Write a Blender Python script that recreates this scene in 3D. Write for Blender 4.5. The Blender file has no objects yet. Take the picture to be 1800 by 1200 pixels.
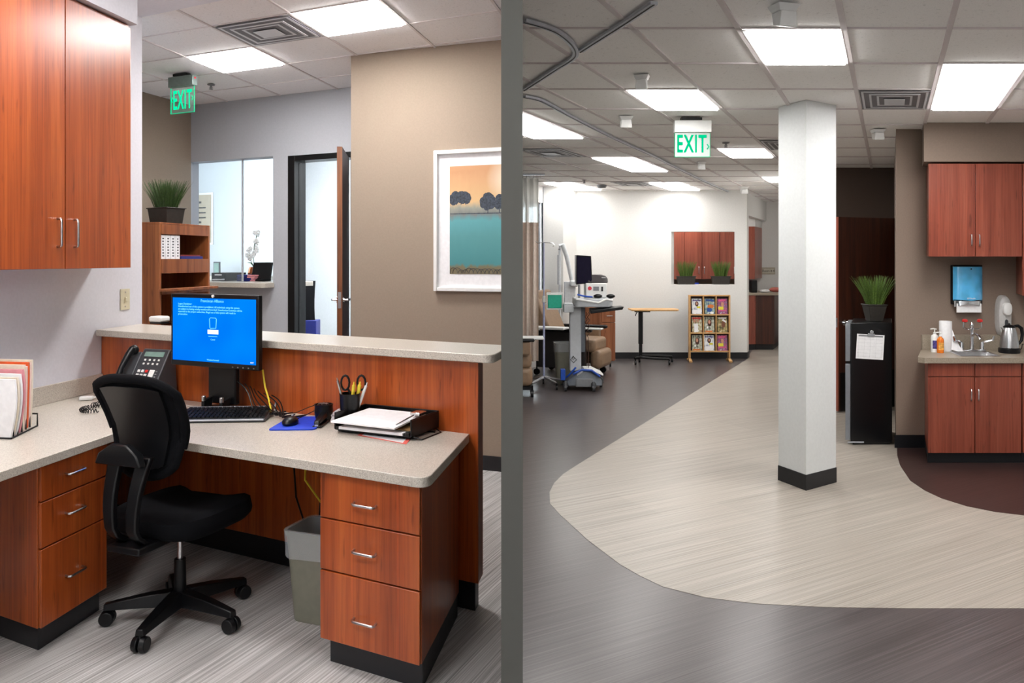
import bpy, bmesh, math, random
from mathutils import Vector, Matrix, noise
random.seed(7)
PI=math.pi
C=bpy.context.scene.collection
# ---------------------------------------------------------------- camera facts
F,CX,HZ,EYE=1400.0,900.0,455.0,1.6
def on(px,py,z=0.0):
    "plan point of the plane at height z"
    Y=F*(EYE-z)/(py-HZ); return Vector(((px-CX)/F*Y,Y,z))
def at(px,py,Y): return Vector(((px-CX)/F*Y,Y,EYE-(py-HZ)*Y/F))
# ---------------------------------------------------------------- materials
MATS={}
def nodes(name):
    m=bpy.data.materials.new(name); m.use_nodes=True; nt=m.node_tree; nt.nodes.clear()
    o=nt.nodes.new('ShaderNodeOutputMaterial'); b=nt.nodes.new('ShaderNodeBsdfPrincipled')
    nt.links.new(b.outputs[0],o.inputs[0]); MATS[name]=m
    return m,nt,b,o
def s2l(c):
    return tuple(((x/255)/12.92 if x/255<=.04045 else ((x/255+.055)/1.055)**2.4) for x in c)+(1,)
def posmap(nt,scale=(1,1,1),rot=0.0,obj=False):
    if obj:
        g=nt.nodes.new('ShaderNodeTexCoord'); src=g.outputs['Object']
    else:
        g=nt.nodes.new('ShaderNodeNewGeometry'); src=g.outputs['Position']
    r=nt.nodes.new('ShaderNodeMapping'); r.vector_type='POINT'; r.inputs['Rotation'].default_value=(0,0,rot)
    s=nt.nodes.new('ShaderNodeMapping'); s.inputs['Scale'].default_value=scale
    nt.links.new(src,r.inputs[0]); nt.links.new(r.outputs[0],s.inputs[0])
    return s.outputs[0]
def noi(nt,vec,scale=5,detail=3,rough=.5):
    n=nt.nodes.new('ShaderNodeTexNoise'); n.inputs['Scale'].default_value=scale; n.inputs['Detail'].default_value=detail
    n.inputs['Roughness'].default_value=rough; nt.links.new(vec,n.inputs['Vector']); return n.outputs['Fac']
def ramp(nt,fac,stops):
    r=nt.nodes.new('ShaderNodeValToRGB'); el=r.color_ramp.elements
    el[0].position=stops[0][0]; el[0].color=stops[0][1]; el[1].position=stops[-1][0]; el[1].color=stops[-1][1]
    for p,c in stops[1:-1]:
        e=el.new(p); e.color=c
    nt.links.new(fac,r.inputs[0]); return r.outputs[0]
def mixc(nt,a,b,fac,mode='MIX'):
    m=nt.nodes.new('ShaderNodeMix'); m.data_type='RGBA'; m.blend_type=mode
    if isinstance(fac,(int,float)): m.inputs[0].default_value=fac
    else: nt.links.new(fac,m.inputs[0])
    for v,i in ((a,6),(b,7)):
        if isinstance(v,tuple): m.inputs[i].default_value=v
        else: nt.links.new(v,m.inputs[i])
    return m.outputs[2]
def bump(nt,b,fac,st=.1,dist=.01):
    u=nt.nodes.new('ShaderNodeBump'); u.inputs['Strength'].default_value=st; u.inputs['Distance'].default_value=dist
    nt.links.new(fac,u.inputs['Height']); nt.links.new(u.outputs[0],b.inputs['Normal'])
def plain(name,rgb,rough=.5,metal=0,var=.06,scale=30,bst=0,**k):
    "near-uniform colour with a faint procedural mottle"
    m,nt,b,o=nodes(name); c=s2l(rgb)
    f=noi(nt,posmap(nt),scale,2)
    lo=tuple(x*(1-var) for x in c[:3])+(1,); hi=tuple(min(1,x*(1+var)) for x in c[:3])+(1,)
    nt.links.new(ramp(nt,f,[(.35,lo),(.65,hi)]),b.inputs['Base Color'])
    b.inputs['Roughness'].default_value=rough; b.inputs['Metallic'].default_value=metal
    if bst: bump(nt,b,f,bst,.004)
    for kk,v in k.items(): b.inputs[kk.replace('_',' ')].default_value=v
    return m
def wood(name,dark,mid,light,rough=.32,sc=1.0,coat=.25,line=None):
    m,nt,b,o=nodes(name)
    v1=posmap(nt,(16*sc,16*sc,.55*sc)); f1=noi(nt,v1,1.0,5,.6)
    v2=posmap(nt,(90*sc,90*sc,2.2*sc)); f2=noi(nt,v2,1.0,3,.6)
    v3=posmap(nt,(5*sc,5*sc,.06*sc)); f3=noi(nt,v3,1.0,1)
    c1=ramp(nt,f1,[(.28,s2l(dark)),(.5,s2l(mid)),(.72,s2l(light))])
    c2=ramp(nt,f2,[(.3,(.66,.60,.58,1)),(.55,(1,1,1,1))])
    c3=ramp(nt,f3,[(.35,(.80,.76,.74,1)),(.6,(1.0,1.0,1.0,1))])
    f4=noi(nt,posmap(nt,(46*sc,46*sc,5*sc)),1.0,2,.5); c4=ramp(nt,f4,[(.26,(.52,.46,.44,1)),(.36,(1,1,1,1))])
    f5=noi(nt,posmap(nt,(60*sc,60*sc,.05)),1.0,1,.3); c5=ramp(nt,f5,[(.66,(1,1,1,1)),(.74,(1.32,1.22,1.1,1))])
    x=mixc(nt,c1,c2,.8,'MULTIPLY'); x=mixc(nt,x,c3,.9,'MULTIPLY'); x=mixc(nt,x,c4,.8,'MULTIPLY'); x=mixc(nt,x,c5,.8,'MULTIPLY')
    nt.links.new(x,b.inputs['Base Color']); b.inputs['Roughness'].default_value=rough
    b.inputs['Coat Weight'].default_value=coat; b.inputs['Coat Roughness'].default_value=.25
    return m
def stripes(name,dark,mid,light,rot,rough=.4,sx=1.1,sy=150,spec=.5,plank=None):
    "strié vinyl plank: long fine streaks along one direction, tile joints"
    m,nt,b,o=nodes(name)
    f=noi(nt,posmap(nt,(sx,sy,1),rot),1.0,3,.65)
    f2=noi(nt,posmap(nt,(.5,34,1),rot),1.0,2,.5)
    c=ramp(nt,f,[(.3,s2l(dark)),(.5,s2l(mid)),(.7,s2l(light))])
    c2=ramp(nt,f2,[(.3,(.80,.80,.80,1)),(.7,(1.0,1.0,1.0,1))])
    x=mixc(nt,c,c2,.9,'MULTIPLY')
    br=nt.nodes.new('ShaderNodeTexBrick'); br.offset=.5
    br.inputs['Scale'].default_value=1; br.inputs['Brick Width'].default_value=.95; br.inputs['Row Height'].default_value=.48
    br.inputs['Mortar Size'].default_value=.002; br.inputs['Color1'].default_value=(1,1,1,1); br.inputs['Color2'].default_value=(.9,.9,.9,1)
    br.inputs['Mortar'].default_value=(.86,.86,.86,1)
    nt.links.new(posmap(nt,(1,1,1),rot),br.inputs['Vector'])
    x=mixc(nt,x,br.outputs['Color'],1.0,'MULTIPLY')
    nt.links.new(x,b.inputs['Base Color']); b.inputs['Roughness'].default_value=rough
    b.inputs['Specular IOR Level'].default_value=spec
    return m
def speck(name,base,sp,rough=.35):
    m,nt,b,o=nodes(name)
    f=noi(nt,posmap(nt),260,2,.6); g=noi(nt,posmap(nt),90,2,.6)
    c=ramp(nt,f,[(.36,s2l(sp)),(.5,s2l(base)),(.66,tuple(min(1,x*1.18) for x in s2l(base)[:3])+(1,))])
    c2=ramp(nt,g,[(.35,(.9,.9,.9,1)),(.6,(1,1,1,1))])
    nt.links.new(mixc(nt,c,c2,.8,'MULTIPLY'),b.inputs['Base Color']); b.inputs['Roughness'].default_value=rough
    return m
def emit(name,rgb,st):
    m=bpy.data.materials.new(name); m.use_nodes=True; nt=m.node_tree; nt.nodes.clear()
    o=nt.nodes.new('ShaderNodeOutputMaterial'); e=nt.nodes.new('ShaderNodeEmission')
    e.inputs[0].default_value=s2l(rgb); e.inputs[1].default_value=st; nt.links.new(e.outputs[0],o.inputs[0]); MATS[name]=m; return m
def glassy(name,tint,alpha,rough=.05):
    m=bpy.data.materials.new(name); m.use_nodes=True; nt=m.node_tree; nt.nodes.clear()
    o=nt.nodes.new('ShaderNodeOutputMaterial'); t=nt.nodes.new('ShaderNodeBsdfTransparent'); b=nt.nodes.new('ShaderNodeBsdfPrincipled')
    x=nt.nodes.new('ShaderNodeMixShader'); b.inputs['Base Color'].default_value=s2l(tint); b.inputs['Roughness'].default_value=rough
    t.inputs[0].default_value=(1,1,1,1); x.inputs[0].default_value=alpha
    nt.links.new(t.outputs[0],x.inputs[1]); nt.links.new(b.outputs[0],x.inputs[2]); nt.links.new(x.outputs[0],o.inputs[0]); MATS[name]=m; return m

CH_L=wood('cherry_desk',(150,66,24),(174,82,33),(194,100,44))
CH_R=wood('cherry_galley',(132,62,46),(152,76,56),(168,92,70))
OAKB=wood('bookcase_veneer',(112,58,26),(146,84,42),(166,100,56),.45,1.0,.0)
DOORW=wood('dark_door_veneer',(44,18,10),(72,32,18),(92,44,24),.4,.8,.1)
DOORO=wood('oak_door_veneer',(90,48,20),(134,78,38),(166,104,60),.4,1.5,.1)
PINE=plain('pale_pine',(206,160,104),.45,var=.1,scale=12)
COUNTER=speck('solid_surface',(196,189,178),(166,157,145),.3)
COUNTER_R=speck('solid_surface_galley',(160,148,132),(130,118,104),.35)
W_LAV=plain('pale_grey_paint',(222,222,230),.75,var=.02,scale=60,bst=.05)
W_GREY=plain('grey_paint',(176,178,184),.75,var=.02,scale=60,bst=.05)
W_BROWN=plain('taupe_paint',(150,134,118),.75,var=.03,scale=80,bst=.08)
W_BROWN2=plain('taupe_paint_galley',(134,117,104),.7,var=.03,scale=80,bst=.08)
W_DARK=plain('dark_taupe_paint',(96,82,74),.8,var=.03,scale=80)
W_REAR=plain('bounce_white_paint',(246,246,244),.7,var=.01)  # extra white on the unseen walls, put in to bounce light
W_WHITE=plain('white_paint',(226,225,222),.7,var=.02,scale=50,bst=.04)
W_INNER=plain('inner_room_paint',(196,203,208),.7,var=.02,scale=50)
W_COL=plain('column_paint',(218,220,220),.6,var=.02,scale=50,bst=.04)
DIVM=plain('divider_paint',(76,76,72),.8,var=.01)
BLACKRUB=plain('black_cove_rubber',(22,23,27),.45,var=.1)
BLACKP=plain('black_plastic',(9,10,13),.38,var=.1,Specular_IOR_Level=.35)
BLACKF=plain('black_fabric',(7,8,12),.9,var=.25,scale=300,bst=.3,Specular_IOR_Level=.15)
DARKP=plain('charcoal_plastic',(58,60,64),.42,var=.05)
MIDP=plain('mid_grey_plastic',(128,130,134),.45,var=.05)
STEEL=plain('brushed_steel',(196,196,198),.28,1,var=.05)
CHROME=plain('chrome',(222,224,228),.1,1,var=.01)
ALU=plain('aluminium_track',(196,200,208),.35,.15,var=.05)
WHITEP=plain('white_plastic',(232,232,230),.4,var=.02)
IVORY=plain('ivory_plastic',(216,208,180),.4,var=.03)
PAPER=plain('white_paper',(238,238,240),.7,var=.03,scale=40)
PAPER2=plain('cream_paper',(232,220,200),.7,var=.04,scale=40)
PINK=plain('pink_folder',(224,150,156),.65,var=.05)
PINK2=plain('blush_folder',(238,206,196),.65,var=.05)
ORANGE=plain('orange_tab',(226,96,44),.6)
BLUE=plain('blue_pad',(10,62,200),.6,var=.08)
NAVY=plain('navy_book',(24,36,120),.5)
RED=plain('red_plastic',(214,40,36),.4)
YELLOW=plain('yellow_cable',(230,206,60),.45)
GREENP=plain('teal_green_plastic',(30,170,140),.5)
TAUPE=plain('taupe_vinyl',(142,116,92),.5,var=.08,scale=20)
TAUPE2=plain('taupe_curtain_cloth',(212,196,184),.85,var=.05)
POT=plain('dark_planter',(46,42,38),.55,var=.12,scale=40)
SOIL=plain('moss_soil',(60,54,36),.95,var=.3,scale=200)
GRASS=plain('grass_blades',(86,112,44),.6,var=.35,scale=90)
GRASS2=plain('grass_blades_dark',(58,82,34),.6,var=.35,scale=90)
COPPER=plain('copper_vase',(196,120,78),.25,.8)
PETAL=plain('white_petals',(244,244,242),.6)
LEAF=plain('orchid_leaf',(36,76,34),.45)
AMBER=plain('amber_soap',(226,120,30),.2,var=.05)
LCD=plain('lcd_green_grey',(120,146,138),.25)
GRIDM=plain('ceiling_tee',(214,206,206),.6,var=.02)
VENTM=plain('vent_white_metal',(206,206,210),.45,var=.02)
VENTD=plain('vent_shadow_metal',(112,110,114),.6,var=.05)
BLUEFILM=plain('blue_tinted_plastic',(84,182,236),.16,var=.12,scale=9,Coat_Weight=.6)
BLUETRIM=plain('blue_trim',(30,80,180),.35)
MIDGREY=plain('bin_grey_plastic',(124,122,108),.5,var=.04)
FR_BLACK=plain('fridge_black',(8,9,12),.3,var=.1)
FR_SILV=plain('fridge_silver',(158,164,172),.35,.6,var=.03)
CORD=plain('grey_cord',(150,140,130),.5)
WARMGREY=plain('warm_grey_notice',(176,166,148),.6)
LINER=glassy('bin_liner_film',(210,214,218),.33,.2)
CLEARB=glassy('clear_plastic_film',(232,234,238),.42,.12)
GLASS=glassy('window_glass',(200,214,226),.09,.03)
ACRYL=glassy('acrylic_sign_panel',(190,222,214),.12,.05)
ACRYLW=glassy('acrylic_sign_panel_light',(226,234,232),.55,.1)
MESHTOP=glassy('curtain_mesh',(244,244,240),.72,.8)
SCREEN_BLUE=None
LAMP_L=emit('lamp_diffuser_office',(255,252,250),20.0)
LAMP_D=emit('added_lamp_side_room',(255,252,248),36.0)
LAMP_I=emit('added_lamp_inner',(255,252,246),8.0)
LAMP_B=emit('lamp_diffuser_bay',(255,253,250),6.2)
LAMP_R=emit('lamp_diffuser_clinic',(255,253,250),11.0)
EXITG=emit('exit_letters_green',(0,205,140),.5)
EXITGD=emit('exit_letters_green_bright',(0,238,160),.62)
SCRTXT=emit('screen_text_cyan',(120,230,255),.55)
SCRWHITE=emit('screen_white',(240,255,255),.55)
REDLED=emit('red_indicator',(255,40,60),.5)
def screen_mat():
    m=bpy.data.materials.new('screen_blue_picture'); m.use_nodes=True; nt=m.node_tree; nt.nodes.clear()
    o=nt.nodes.new('ShaderNodeOutputMaterial'); e=nt.nodes.new('ShaderNodeEmission')
    v=posmap(nt,(1.2,1.2,1.2),0,True); f=noi(nt,v,1.5,2)
    c=ramp(nt,f,[(.3,s2l((0,96,236))),(.7,s2l((0,142,246)))]); nt.links.new(c,e.inputs[0]); e.inputs[1].default_value=.5
    nt.links.new(e.outputs[0],o.inputs[0]); return m
SCREEN_BLUE=screen_mat()
def tile_mat(name,rgb):
    m,nt,b,o=nodes(name)
    f=noi(nt,posmap(nt),55,3,.7); g=noi(nt,posmap(nt),170,2,.6); c=s2l(rgb)
    d=tuple(x*.78 for x in c[:3])+(1,)
    a=ramp(nt,f,[(.30,d),(.40,c)]); e=ramp(nt,g,[(.3,(.86,.86,.86,1)),(.5,(1,1,1,1))])
    nt.links.new(mixc(nt,a,e,.7,'MULTIPLY'),b.inputs['Base Color']); b.inputs['Roughness'].default_value=.9; bump(nt,b,f,.15,.004)
    return m
TILE_L=tile_mat('acoustic_tile_office',(238,235,236))
TILE_R=tile_mat('acoustic_tile_clinic',(250,248,246))
def dir_rot(vpx): return -math.atan2(F,(vpx-CX))   # streaks run towards this far point
FL_L=stripes('strie_vinyl_grey',(128,124,122),(192,189,187),(236,234,233),dir_rot(1500),.42,1.0,130)
FL_R=stripes('strie_vinyl_beige',(146,137,126),(172,163,152),(194,187,177),dir_rot(3300),.36,.8,150)
FL_D=stripes('strie_vinyl_charcoal',(60,52,52),(82,74,74),(106,98,98),dir_rot(3300),.3,.8,150,.6)
FL_B=stripes('strie_vinyl_umber',(46,30,28),(62,44,42),(78,58,56),dir_rot(3300),.35,.8,150)

# ---------------------------------------------------------------- geometry helpers
WM={}
I4=Matrix.Identity(4)
class MB:
    def __init__(s,M=None): s.bm=bmesh.new(); s.M=M if M is not None else I4
    def v(s,p): return s.bm.verts.new(s.M@Vector(p))
    def hexa(s,p):
        q=[s.v(x) for x in p]
        for f in ((0,1,2,3),(4,5,6,7),(0,1,5,4),(1,2,6,5),(2,3,7,6),(3,0,4,7)): s.bm.faces.new([q[i] for i in f])
        return s
    def box(s,x0,x1,y0,y1,z0,z1): return s.hexa([(x0,y0,z0),(x1,y0,z0),(x1,y1,z0),(x0,y1,z0),(x0,y0,z1),(x1,y0,z1),(x1,y1,z1),(x0,y1,z1)])
    def fbox(s,fr,u0,u1,v0,v1,z0,z1): return s.hexa([fr(u0,v0,z0),fr(u1,v0,z0),fr(u1,v1,z0),fr(u0,v1,z0),fr(u0,v0,z1),fr(u1,v0,z1),fr(u1,v1,z1),fr(u0,v1,z1)])
    def loft(s,rings,cap=True,loop=True):
        R=[[s.v(p) for p in r] for r in rings]; n=len(R[0])
        for a,b in zip(R,R[1:]):
            for i in range(n if loop else n-1): s.bm.faces.new((a[i],a[(i+1)%n],b[(i+1)%n],b[i]))
        if cap and loop:
            s.bm.faces.new(R[0]); s.bm.faces.new(R[-1])
        return s
    def prism(s,pts,z0,z1): return s.loft([[(p[0],p[1],z0) for p in pts],[(p[0],p[1],z1) for p in pts]])
    def cyl(s,p0,p1,r0,r1=None,n=16):
        return s.tube([p0,p1],[r0,r0 if r1 is None else r1],n)
    def tube(s,pts,r,n=8,closed=False):
        P=[Vector(p) for p in pts]; k=len(P)
        if not isinstance(r,(list,tuple)): r=[r]*k
        rings=[]; up=None
        for i in range(k):
            if closed: t=P[(i+1)%k]-P[i-1]
            else: t=P[min(i+1,k-1)]-P[max(i-1,0)]
            if t.length<1e-9: t=Vector((0,0,1))
            t.normalize()
            if up is None: up=t.orthogonal().normalized()
            up=(up-t*up.dot(t)); 
            if up.length<1e-6: up=t.orthogonal()
            up.normalize(); w=t.cross(up)
            rings.append([P[i]+(up*math.cos(2*PI*j/n)+w*math.sin(2*PI*j/n))*r[i] for j in range(n)])
        if closed: rings.append(rings[0]); return s.loft(rings,False)
        return s.loft(rings)
    def lathe(s,prof,c=(0,0,0),n=24,sx=1,sy=1):
        return s.loft([[(c[0]+r*sx*math.cos(2*PI*j/n),c[1]+r*sy*math.sin(2*PI*j/n),c[2]+z) for j in range(n)] for r,z in prof])
    def ell(s,c,r,n=16,m=8):
        return s._ell(c,r,n,m)
    def _ell(s,c,r,n,m):
        return s.loft([[(c[0]+r[0]*max(.03,math.sin(PI*i/m))*math.cos(2*PI*j/n),c[1]+r[1]*max(.03,math.sin(PI*i/m))*math.sin(2*PI*j/n),c[2]-r[2]*math.cos(PI*i/m)) for j in range(n)] for i in range(m+1)])
    def face(s,pts): s.bm.faces.new([s.v(p) for p in pts]); return s
def setp(o,label=None,cat=None,group=None,kind=None):
    if label: o['label']=label
    if cat: o['category']=cat
    if group: o['group']=group
    if kind: o['kind']=kind
    return o
CLIP=None
def obj(name,mb,mat,parent=None,bev=0,label=None,cat=None,group=None,kind=None,sharp=38,seg=2,normals=True):
    bm=mb.bm
    if CLIP is not None:
        bmesh.ops.bisect_plane(bm,geom=bm.verts[:]+bm.edges[:]+bm.faces[:],plane_co=(CLIP,0,0),plane_no=(-1,0,0),clear_outer=True)
        if not bm.verts: return None
    if normals: bmesh.ops.recalc_face_normals(bm,faces=bm.faces)
    me=bpy.data.meshes.new(name)
    if parent is not None: bm.transform(WM[parent.name].inverted())
    else:
        xs=[v.co for v in bm.verts]
        lo=Vector((min(v.x for v in xs),min(v.y for v in xs),min(v.z for v in xs))); hi=Vector((max(v.x for v in xs),max(v.y for v in xs),0))
        base=Vector(((lo.x+hi.x)/2,(lo.y+hi.y)/2,lo.z)); bm.transform(Matrix.Translation(-base))
    bm.to_mesh(me); bm.free(); me.materials.append(mat)
    for p in me.polygons: p.use_smooth=True
    me.set_sharp_from_angle(angle=math.radians(sharp))
    o=bpy.data.objects.new(name,me); C.objects.link(o)
    if parent is not None: o.parent=parent; WM[o.name]=WM[parent.name]
    else: o.location=base; WM[o.name]=Matrix.Translation(base)
    if bev:
        b=o.modifiers.new('bevel','BEVEL'); b.width=bev; b.segments=seg; b.limit_method='ANGLE'; b.angle_limit=math.radians(40); b.harden_normals=False
    return setp(o,label,cat,group,kind)
def thing(name,label,cat,M=None,group=None,kind=None):
    o=bpy.data.objects.new(name,None); o.empty_display_size=.05; C.objects.link(o)
    if M is None: M=I4
    if isinstance(M,Vector): M=Matrix.Translation(M)
    o.matrix_world=M; WM[o.name]=M.copy()
    return setp(o,label,cat,group,kind)
def copy_tree(o,M=None,parent=None,label=None):
    c=o.copy(); C.objects.link(c)
    if parent is not None: c.parent=parent
    if M is not None: c.matrix_world=M; WM[c.name]=M.copy()
    if label: c['label']=label
    for ch in list(o.children):
        copy_tree(ch,None,c)
    return c
def place(x,y,z=0,rz=0): return Matrix.Translation((x,y,z))@Matrix.Rotation(rz,4,'Z')
def basis(o,x,y):
    x=Vector(x).normalized(); y=Vector(y); y=(y-x*y.dot(x)).normalized(); z=x.cross(y)
    return Matrix(((x.x,y.x,z.x,o[0]),(x.y,y.y,z.y,o[1]),(x.z,y.z,z.z,o[2]),(0,0,0,1)))
def text(name,s,size,M,mat,parent,ext=.001,align='CENTER',xs=1.0,label=None,off=0):
    cu=bpy.data.curves.new(name,'FONT'); cu.body=s; cu.size=size; cu.extrude=ext; cu.align_x=align; cu.resolution_u=3; cu.offset=off; cu.space_character=(1.12 if off else 1)
    t=bpy.data.objects.new(name+'_src',cu); C.objects.link(t)
    dg=bpy.context.evaluated_depsgraph_get(); me=bpy.data.meshes.new_from_object(t.evaluated_get(dg))
    bpy.data.objects.remove(t); bpy.data.curves.remove(cu)
    me.name=name; me.transform(Matrix.Diagonal((xs,1,1,1))); me.transform(WM[parent.name].inverted()@M); me.materials.clear(); me.materials.append(mat)
    o=bpy.data.objects.new(name,me); C.objects.link(o); o.parent=parent; WM[o.name]=WM[parent.name]
    if label: o['label']=label
    return o
def frame(O,e,d):
    O=Vector((O[0],O[1],0)); e=Vector((e[0],e[1],0)); d=Vector((d[0],d[1],0))
    return lambda u,v,z=0.0: O+e*u+d*v+Vector((0,0,z))
# ---------------------------------------------------------------- plan frames
LO=(-.1518,3.5888); A=(-.88492,.46574); B=(.14647,.98922)
L=frame(LO,A,B)                     # office: u to the left along the reception panel, v away
K=.474
def R(x,y0): return frame((x,y0),(1,0),(K,1))   # clinic: u to the right, v away
ZL,ZR=3.25,2.70
ZD,ZC=.809,1.177
LW=2.638

# ================================================================= SETTING
DW=.0299; D0=2.2
def struct(name,mb,mat,parent=None,bev=0,**k): 
    return obj(name,mb,mat,parent,bev,kind=('structure' if parent is None else None),**k)
m=MB(); m.box(-7,0,-2.6,13,-.1,0); struct('floor_office',m,FL_L)
m=MB(); m.box(0,10,-2.6,17,-.1,0); struct('floor_clinic',m,FL_D)
# beige inlay of the clinic floor (curved edge)
edge=[(1312,632),(1010,820),(990,833),(974,849),(966,865),(967,885),(985,905),(1032,948),(1090,992),(1125,1012),(1165,1031),(1240,1050),(1330,1061),(1450,1067),(1600,1069),(1800,1069)]
pts=[on(x,y) for x,y in edge]
poly=[(p.x,p.y) for p in pts]+[(6.5,pts[-1].y),(6.5,6.9),(9.5,16.6),(5.2,16.6)]
m=MB(); m.prism(poly,-.02,.0015); struct('floor_inlay',m,FL_R)
edge=[(1577,786),(1577,800),(1582,818),(1600,845),(1625,862),(1655,876),(1700,890),(1750,900),(1800,906)]
pts=[on(x,y) for x,y in edge]
poly=[(p.x,p.y) for p in pts]+[(5.3,pts[-1].y),(5.3,6.78)]
m=MB(); m.prism(poly,-.02,.003); struct('floor_galley',m,FL_B)
m=MB(); m.box(-7,0,-2.6,13,ZL,ZL+.1); cl=struct('ceiling_office',m,TILE_L)
m=MB(); m.box(0,10,-2.6,17,ZR,ZR+.1); cr=struct('ceiling_clinic',m,TILE_R)
GA=(.645,-.30); GB=(.116,.545); G0=(-1.109-.5*.645-.5*.116,5.46+.15-.2725)
LG=frame(G0,GA,GB)
g=MB()
for i in range(-14,6):
    p,q=LG(i,-16),LG(i,16); d=(q-p).normalized(); n=Vector((-d.y,d.x,0))*.009
    g.hexa([p-n+Vector((0,0,ZL-.008)),p+n+Vector((0,0,ZL-.008)),q+n+Vector((0,0,ZL-.008)),q-n+Vector((0,0,ZL-.008)),p-n+Vector((0,0,ZL)),p+n+Vector((0,0,ZL)),q+n+Vector((0,0,ZL)),q-n+Vector((0,0,ZL))])
for j in range(-16,14):
    p,q=LG(-12,j),LG(5,j); d=(q-p).normalized(); n=Vector((-d.y,d.x,0))*.004
    g.hexa([p-n+Vector((0,0,ZL-.006)),p+n+Vector((0,0,ZL-.006)),q+n+Vector((0,0,ZL-.006)),q-n+Vector((0,0,ZL-.006)),p-n+Vector((0,0,ZL)),p+n+Vector((0,0,ZL)),q+n+Vector((0,0,ZL)),q-n+Vector((0,0,ZL))])
bmesh.ops.bisect_plane(g.bm,geom=g.bm.verts[:]+g.bm.edges[:]+g.bm.faces[:],plane_co=(-DW,0,0),plane_no=(1,0,0),clear_outer=True)
struct('grid',g,GRIDM,cl)
RX,RY=.573,3.784
RG=frame((RX,RY),(.502,0),(.68*K,.68))
g=MB()
def bar(g,p,q,w,z):
    d=(q-p).normalized(); n=Vector((-d.y,d.x,0))*w; a=Vector((0,0,z-.008)); b=Vector((0,0,z))
    g.hexa([p-n+a,p+n+a,q+n+a,q-n+a,p-n+b,p+n+b,q+n+b,q-n+b])
for i in range(-16,12): bar(g,RG(i,-9),RG(i,18),.013,ZR)
for j in range(-9,18):
    y=RG(0,j).y; bar(g,Vector((DW,y,0)),Vector((9.9,y,0)),.005,ZR)
bmesh.ops.bisect_plane(g.bm,geom=g.bm.verts[:]+g.bm.edges[:]+g.bm.faces[:],plane_co=(DW,0,0),plane_no=(-1,0,0),clear_outer=True)
bmesh.ops.bisect_plane(g.bm,geom=g.bm.verts[:]+g.bm.edges[:]+g.bm.faces[:],plane_co=(9.9,0,0),plane_no=(1,0,0),clear_outer=True)
struct('grid',g,GRIDM,cr)
# partition between the two rooms, seen end on
m=MB(); m.box(-DW,DW,D0,17,0,ZL); struct('wall_divider',m,DIVM)
m=MB(); m.box(-.02,.02,-2.6,D0-.001,ZR,ZL); struct('wall_header',m,W_WHITE)
m=MB(); m.box(-7,10,-2.7,-2.6,0,ZL+.1); struct('wall_rear',m,W_REAR)
m=MB(); m.box(7,7.1,-2.6,6.7,0,ZR); struct('wall_right',m,W_REAR)
# office left wall
fL=L
m=MB(); m.fbox(L,LW,LW+.12,-6.6,.41,0,ZL); struct('wall_left',m,W_LAV)
m=MB(); m.fbox(L,2.27,LW-.001,-6.6,-.04,2.955,ZL-.01); struct('trim_soffit',m,W_LAV)
m=MB()
m.fbox(L,-.05,LW+.1,.12,.40,ZL-.07,ZL-.011); struct('trim_beam',m,W_LAV)
# office back walls
P1=Vector((-3.45,8.56,0)); P2=Vector((-1.40,7.58,0)); dW=(P2-P1).normalized(); nW=Vector((dW.y,-dW.x,0))*-1
GWl=(P2-P1).length
GW=frame(P1,dW,nW)    # u right along the grey wall, v away
def gwu(px):
    k=(px-CX)/F; return (k*P1.y-P1.x)/(dW.x-k*dW.y)
uw0,uw1=gwu(331.5),gwu(480); ud0,ud1=gwu(520),gwu(617)
m=MB()
T=.14
m.fbox(GW,-.3,uw0,0,T,0,ZL); m.fbox(GW,uw0,uw1,0,T,0,1.31); m.fbox(GW,uw0,uw1,0,T,2.64,ZL)
m.fbox(GW,uw1,ud0-.09,0,T,0,ZL); m.fbox(GW,ud0-.09,ud1+.05,0,T,2.63,ZL); m.fbox(GW,ud1+.05,GWl+1.2,0,T,0,ZL)
struct('wall_back',m,W_GREY)
m=MB(); q0=Vector((-3.45,8.56,0)); q1=Vector((-4.38,5.3,0)); n=Vector((-.12,.03,0))
m.prism([q0,q1,q1+n,q0+n],0,ZL); struct('wall_side',m,W_BROWN)
m=MB(); m.prism([(-4.5,5.3),(-2.66,5.3),(-2.66,5.2),(-4.5,5.2)],0,ZL); struct('wall_return',m,W_LAV)
# rooms behind the grey wall
m=MB(); m.fbox(GW,-2.8,ud1+.2,2.6,2.7,0,ZL); struct('wall_inner_back',m,W_INNER)
m=MB(); m.fbox(GW,ud1+.12,ud1+.2,T,2.6,0,ZL); struct('wall_inner_right',m,W_INNER)
m=MB(); m.fbox(GW,-2.9,-2.8,-.1,2.6,0,ZL); struct('wall_inner_left',m,W_INNER)
m=MB()
def gray_pt(px,v):
    o_=GW(0,v); k=(px-CX)/F; return GW((k*o_.y-o_.x)/(dW.x-k*dW.y),v)
q0=gray_pt(485,T); q1=gray_pt(485,2.6); m.prism([q0,q1,q1+dW*.04,q0+dW*.04],0,ZL); struct('wall_inner_middle',m,W_INNER)
# brown wall that hides the door's hinge side
Yb0=F*1.65/(HZ-97); Yb1=F*1.65/(HZ-70)
b0=Vector(((617-CX)/F*Yb0,Yb0,0)); b1=Vector(((881-CX)/F*Yb1,Yb1,0)); db=(b1-b0).normalized(); b1=b0+db*((-DW-b0.x)/db.x)
BW=frame(b0,db,Vector((-db.y,db.x,0)))
BWl=(b1-b0).length
m=MB(); m.prism([(b0.x,b0.y),(b1.x,b1.y),(-DW,b1.y+.9),(-1.22,b0.y+.62)],0,ZL); struct('wall_accent',m,W_BROWN)
m=MB(); m.fbox(BW,0,BWl-.001,-.012,-.001,0.0,.11); struct('baseboard_accent',m,BLACKRUB)

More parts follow.
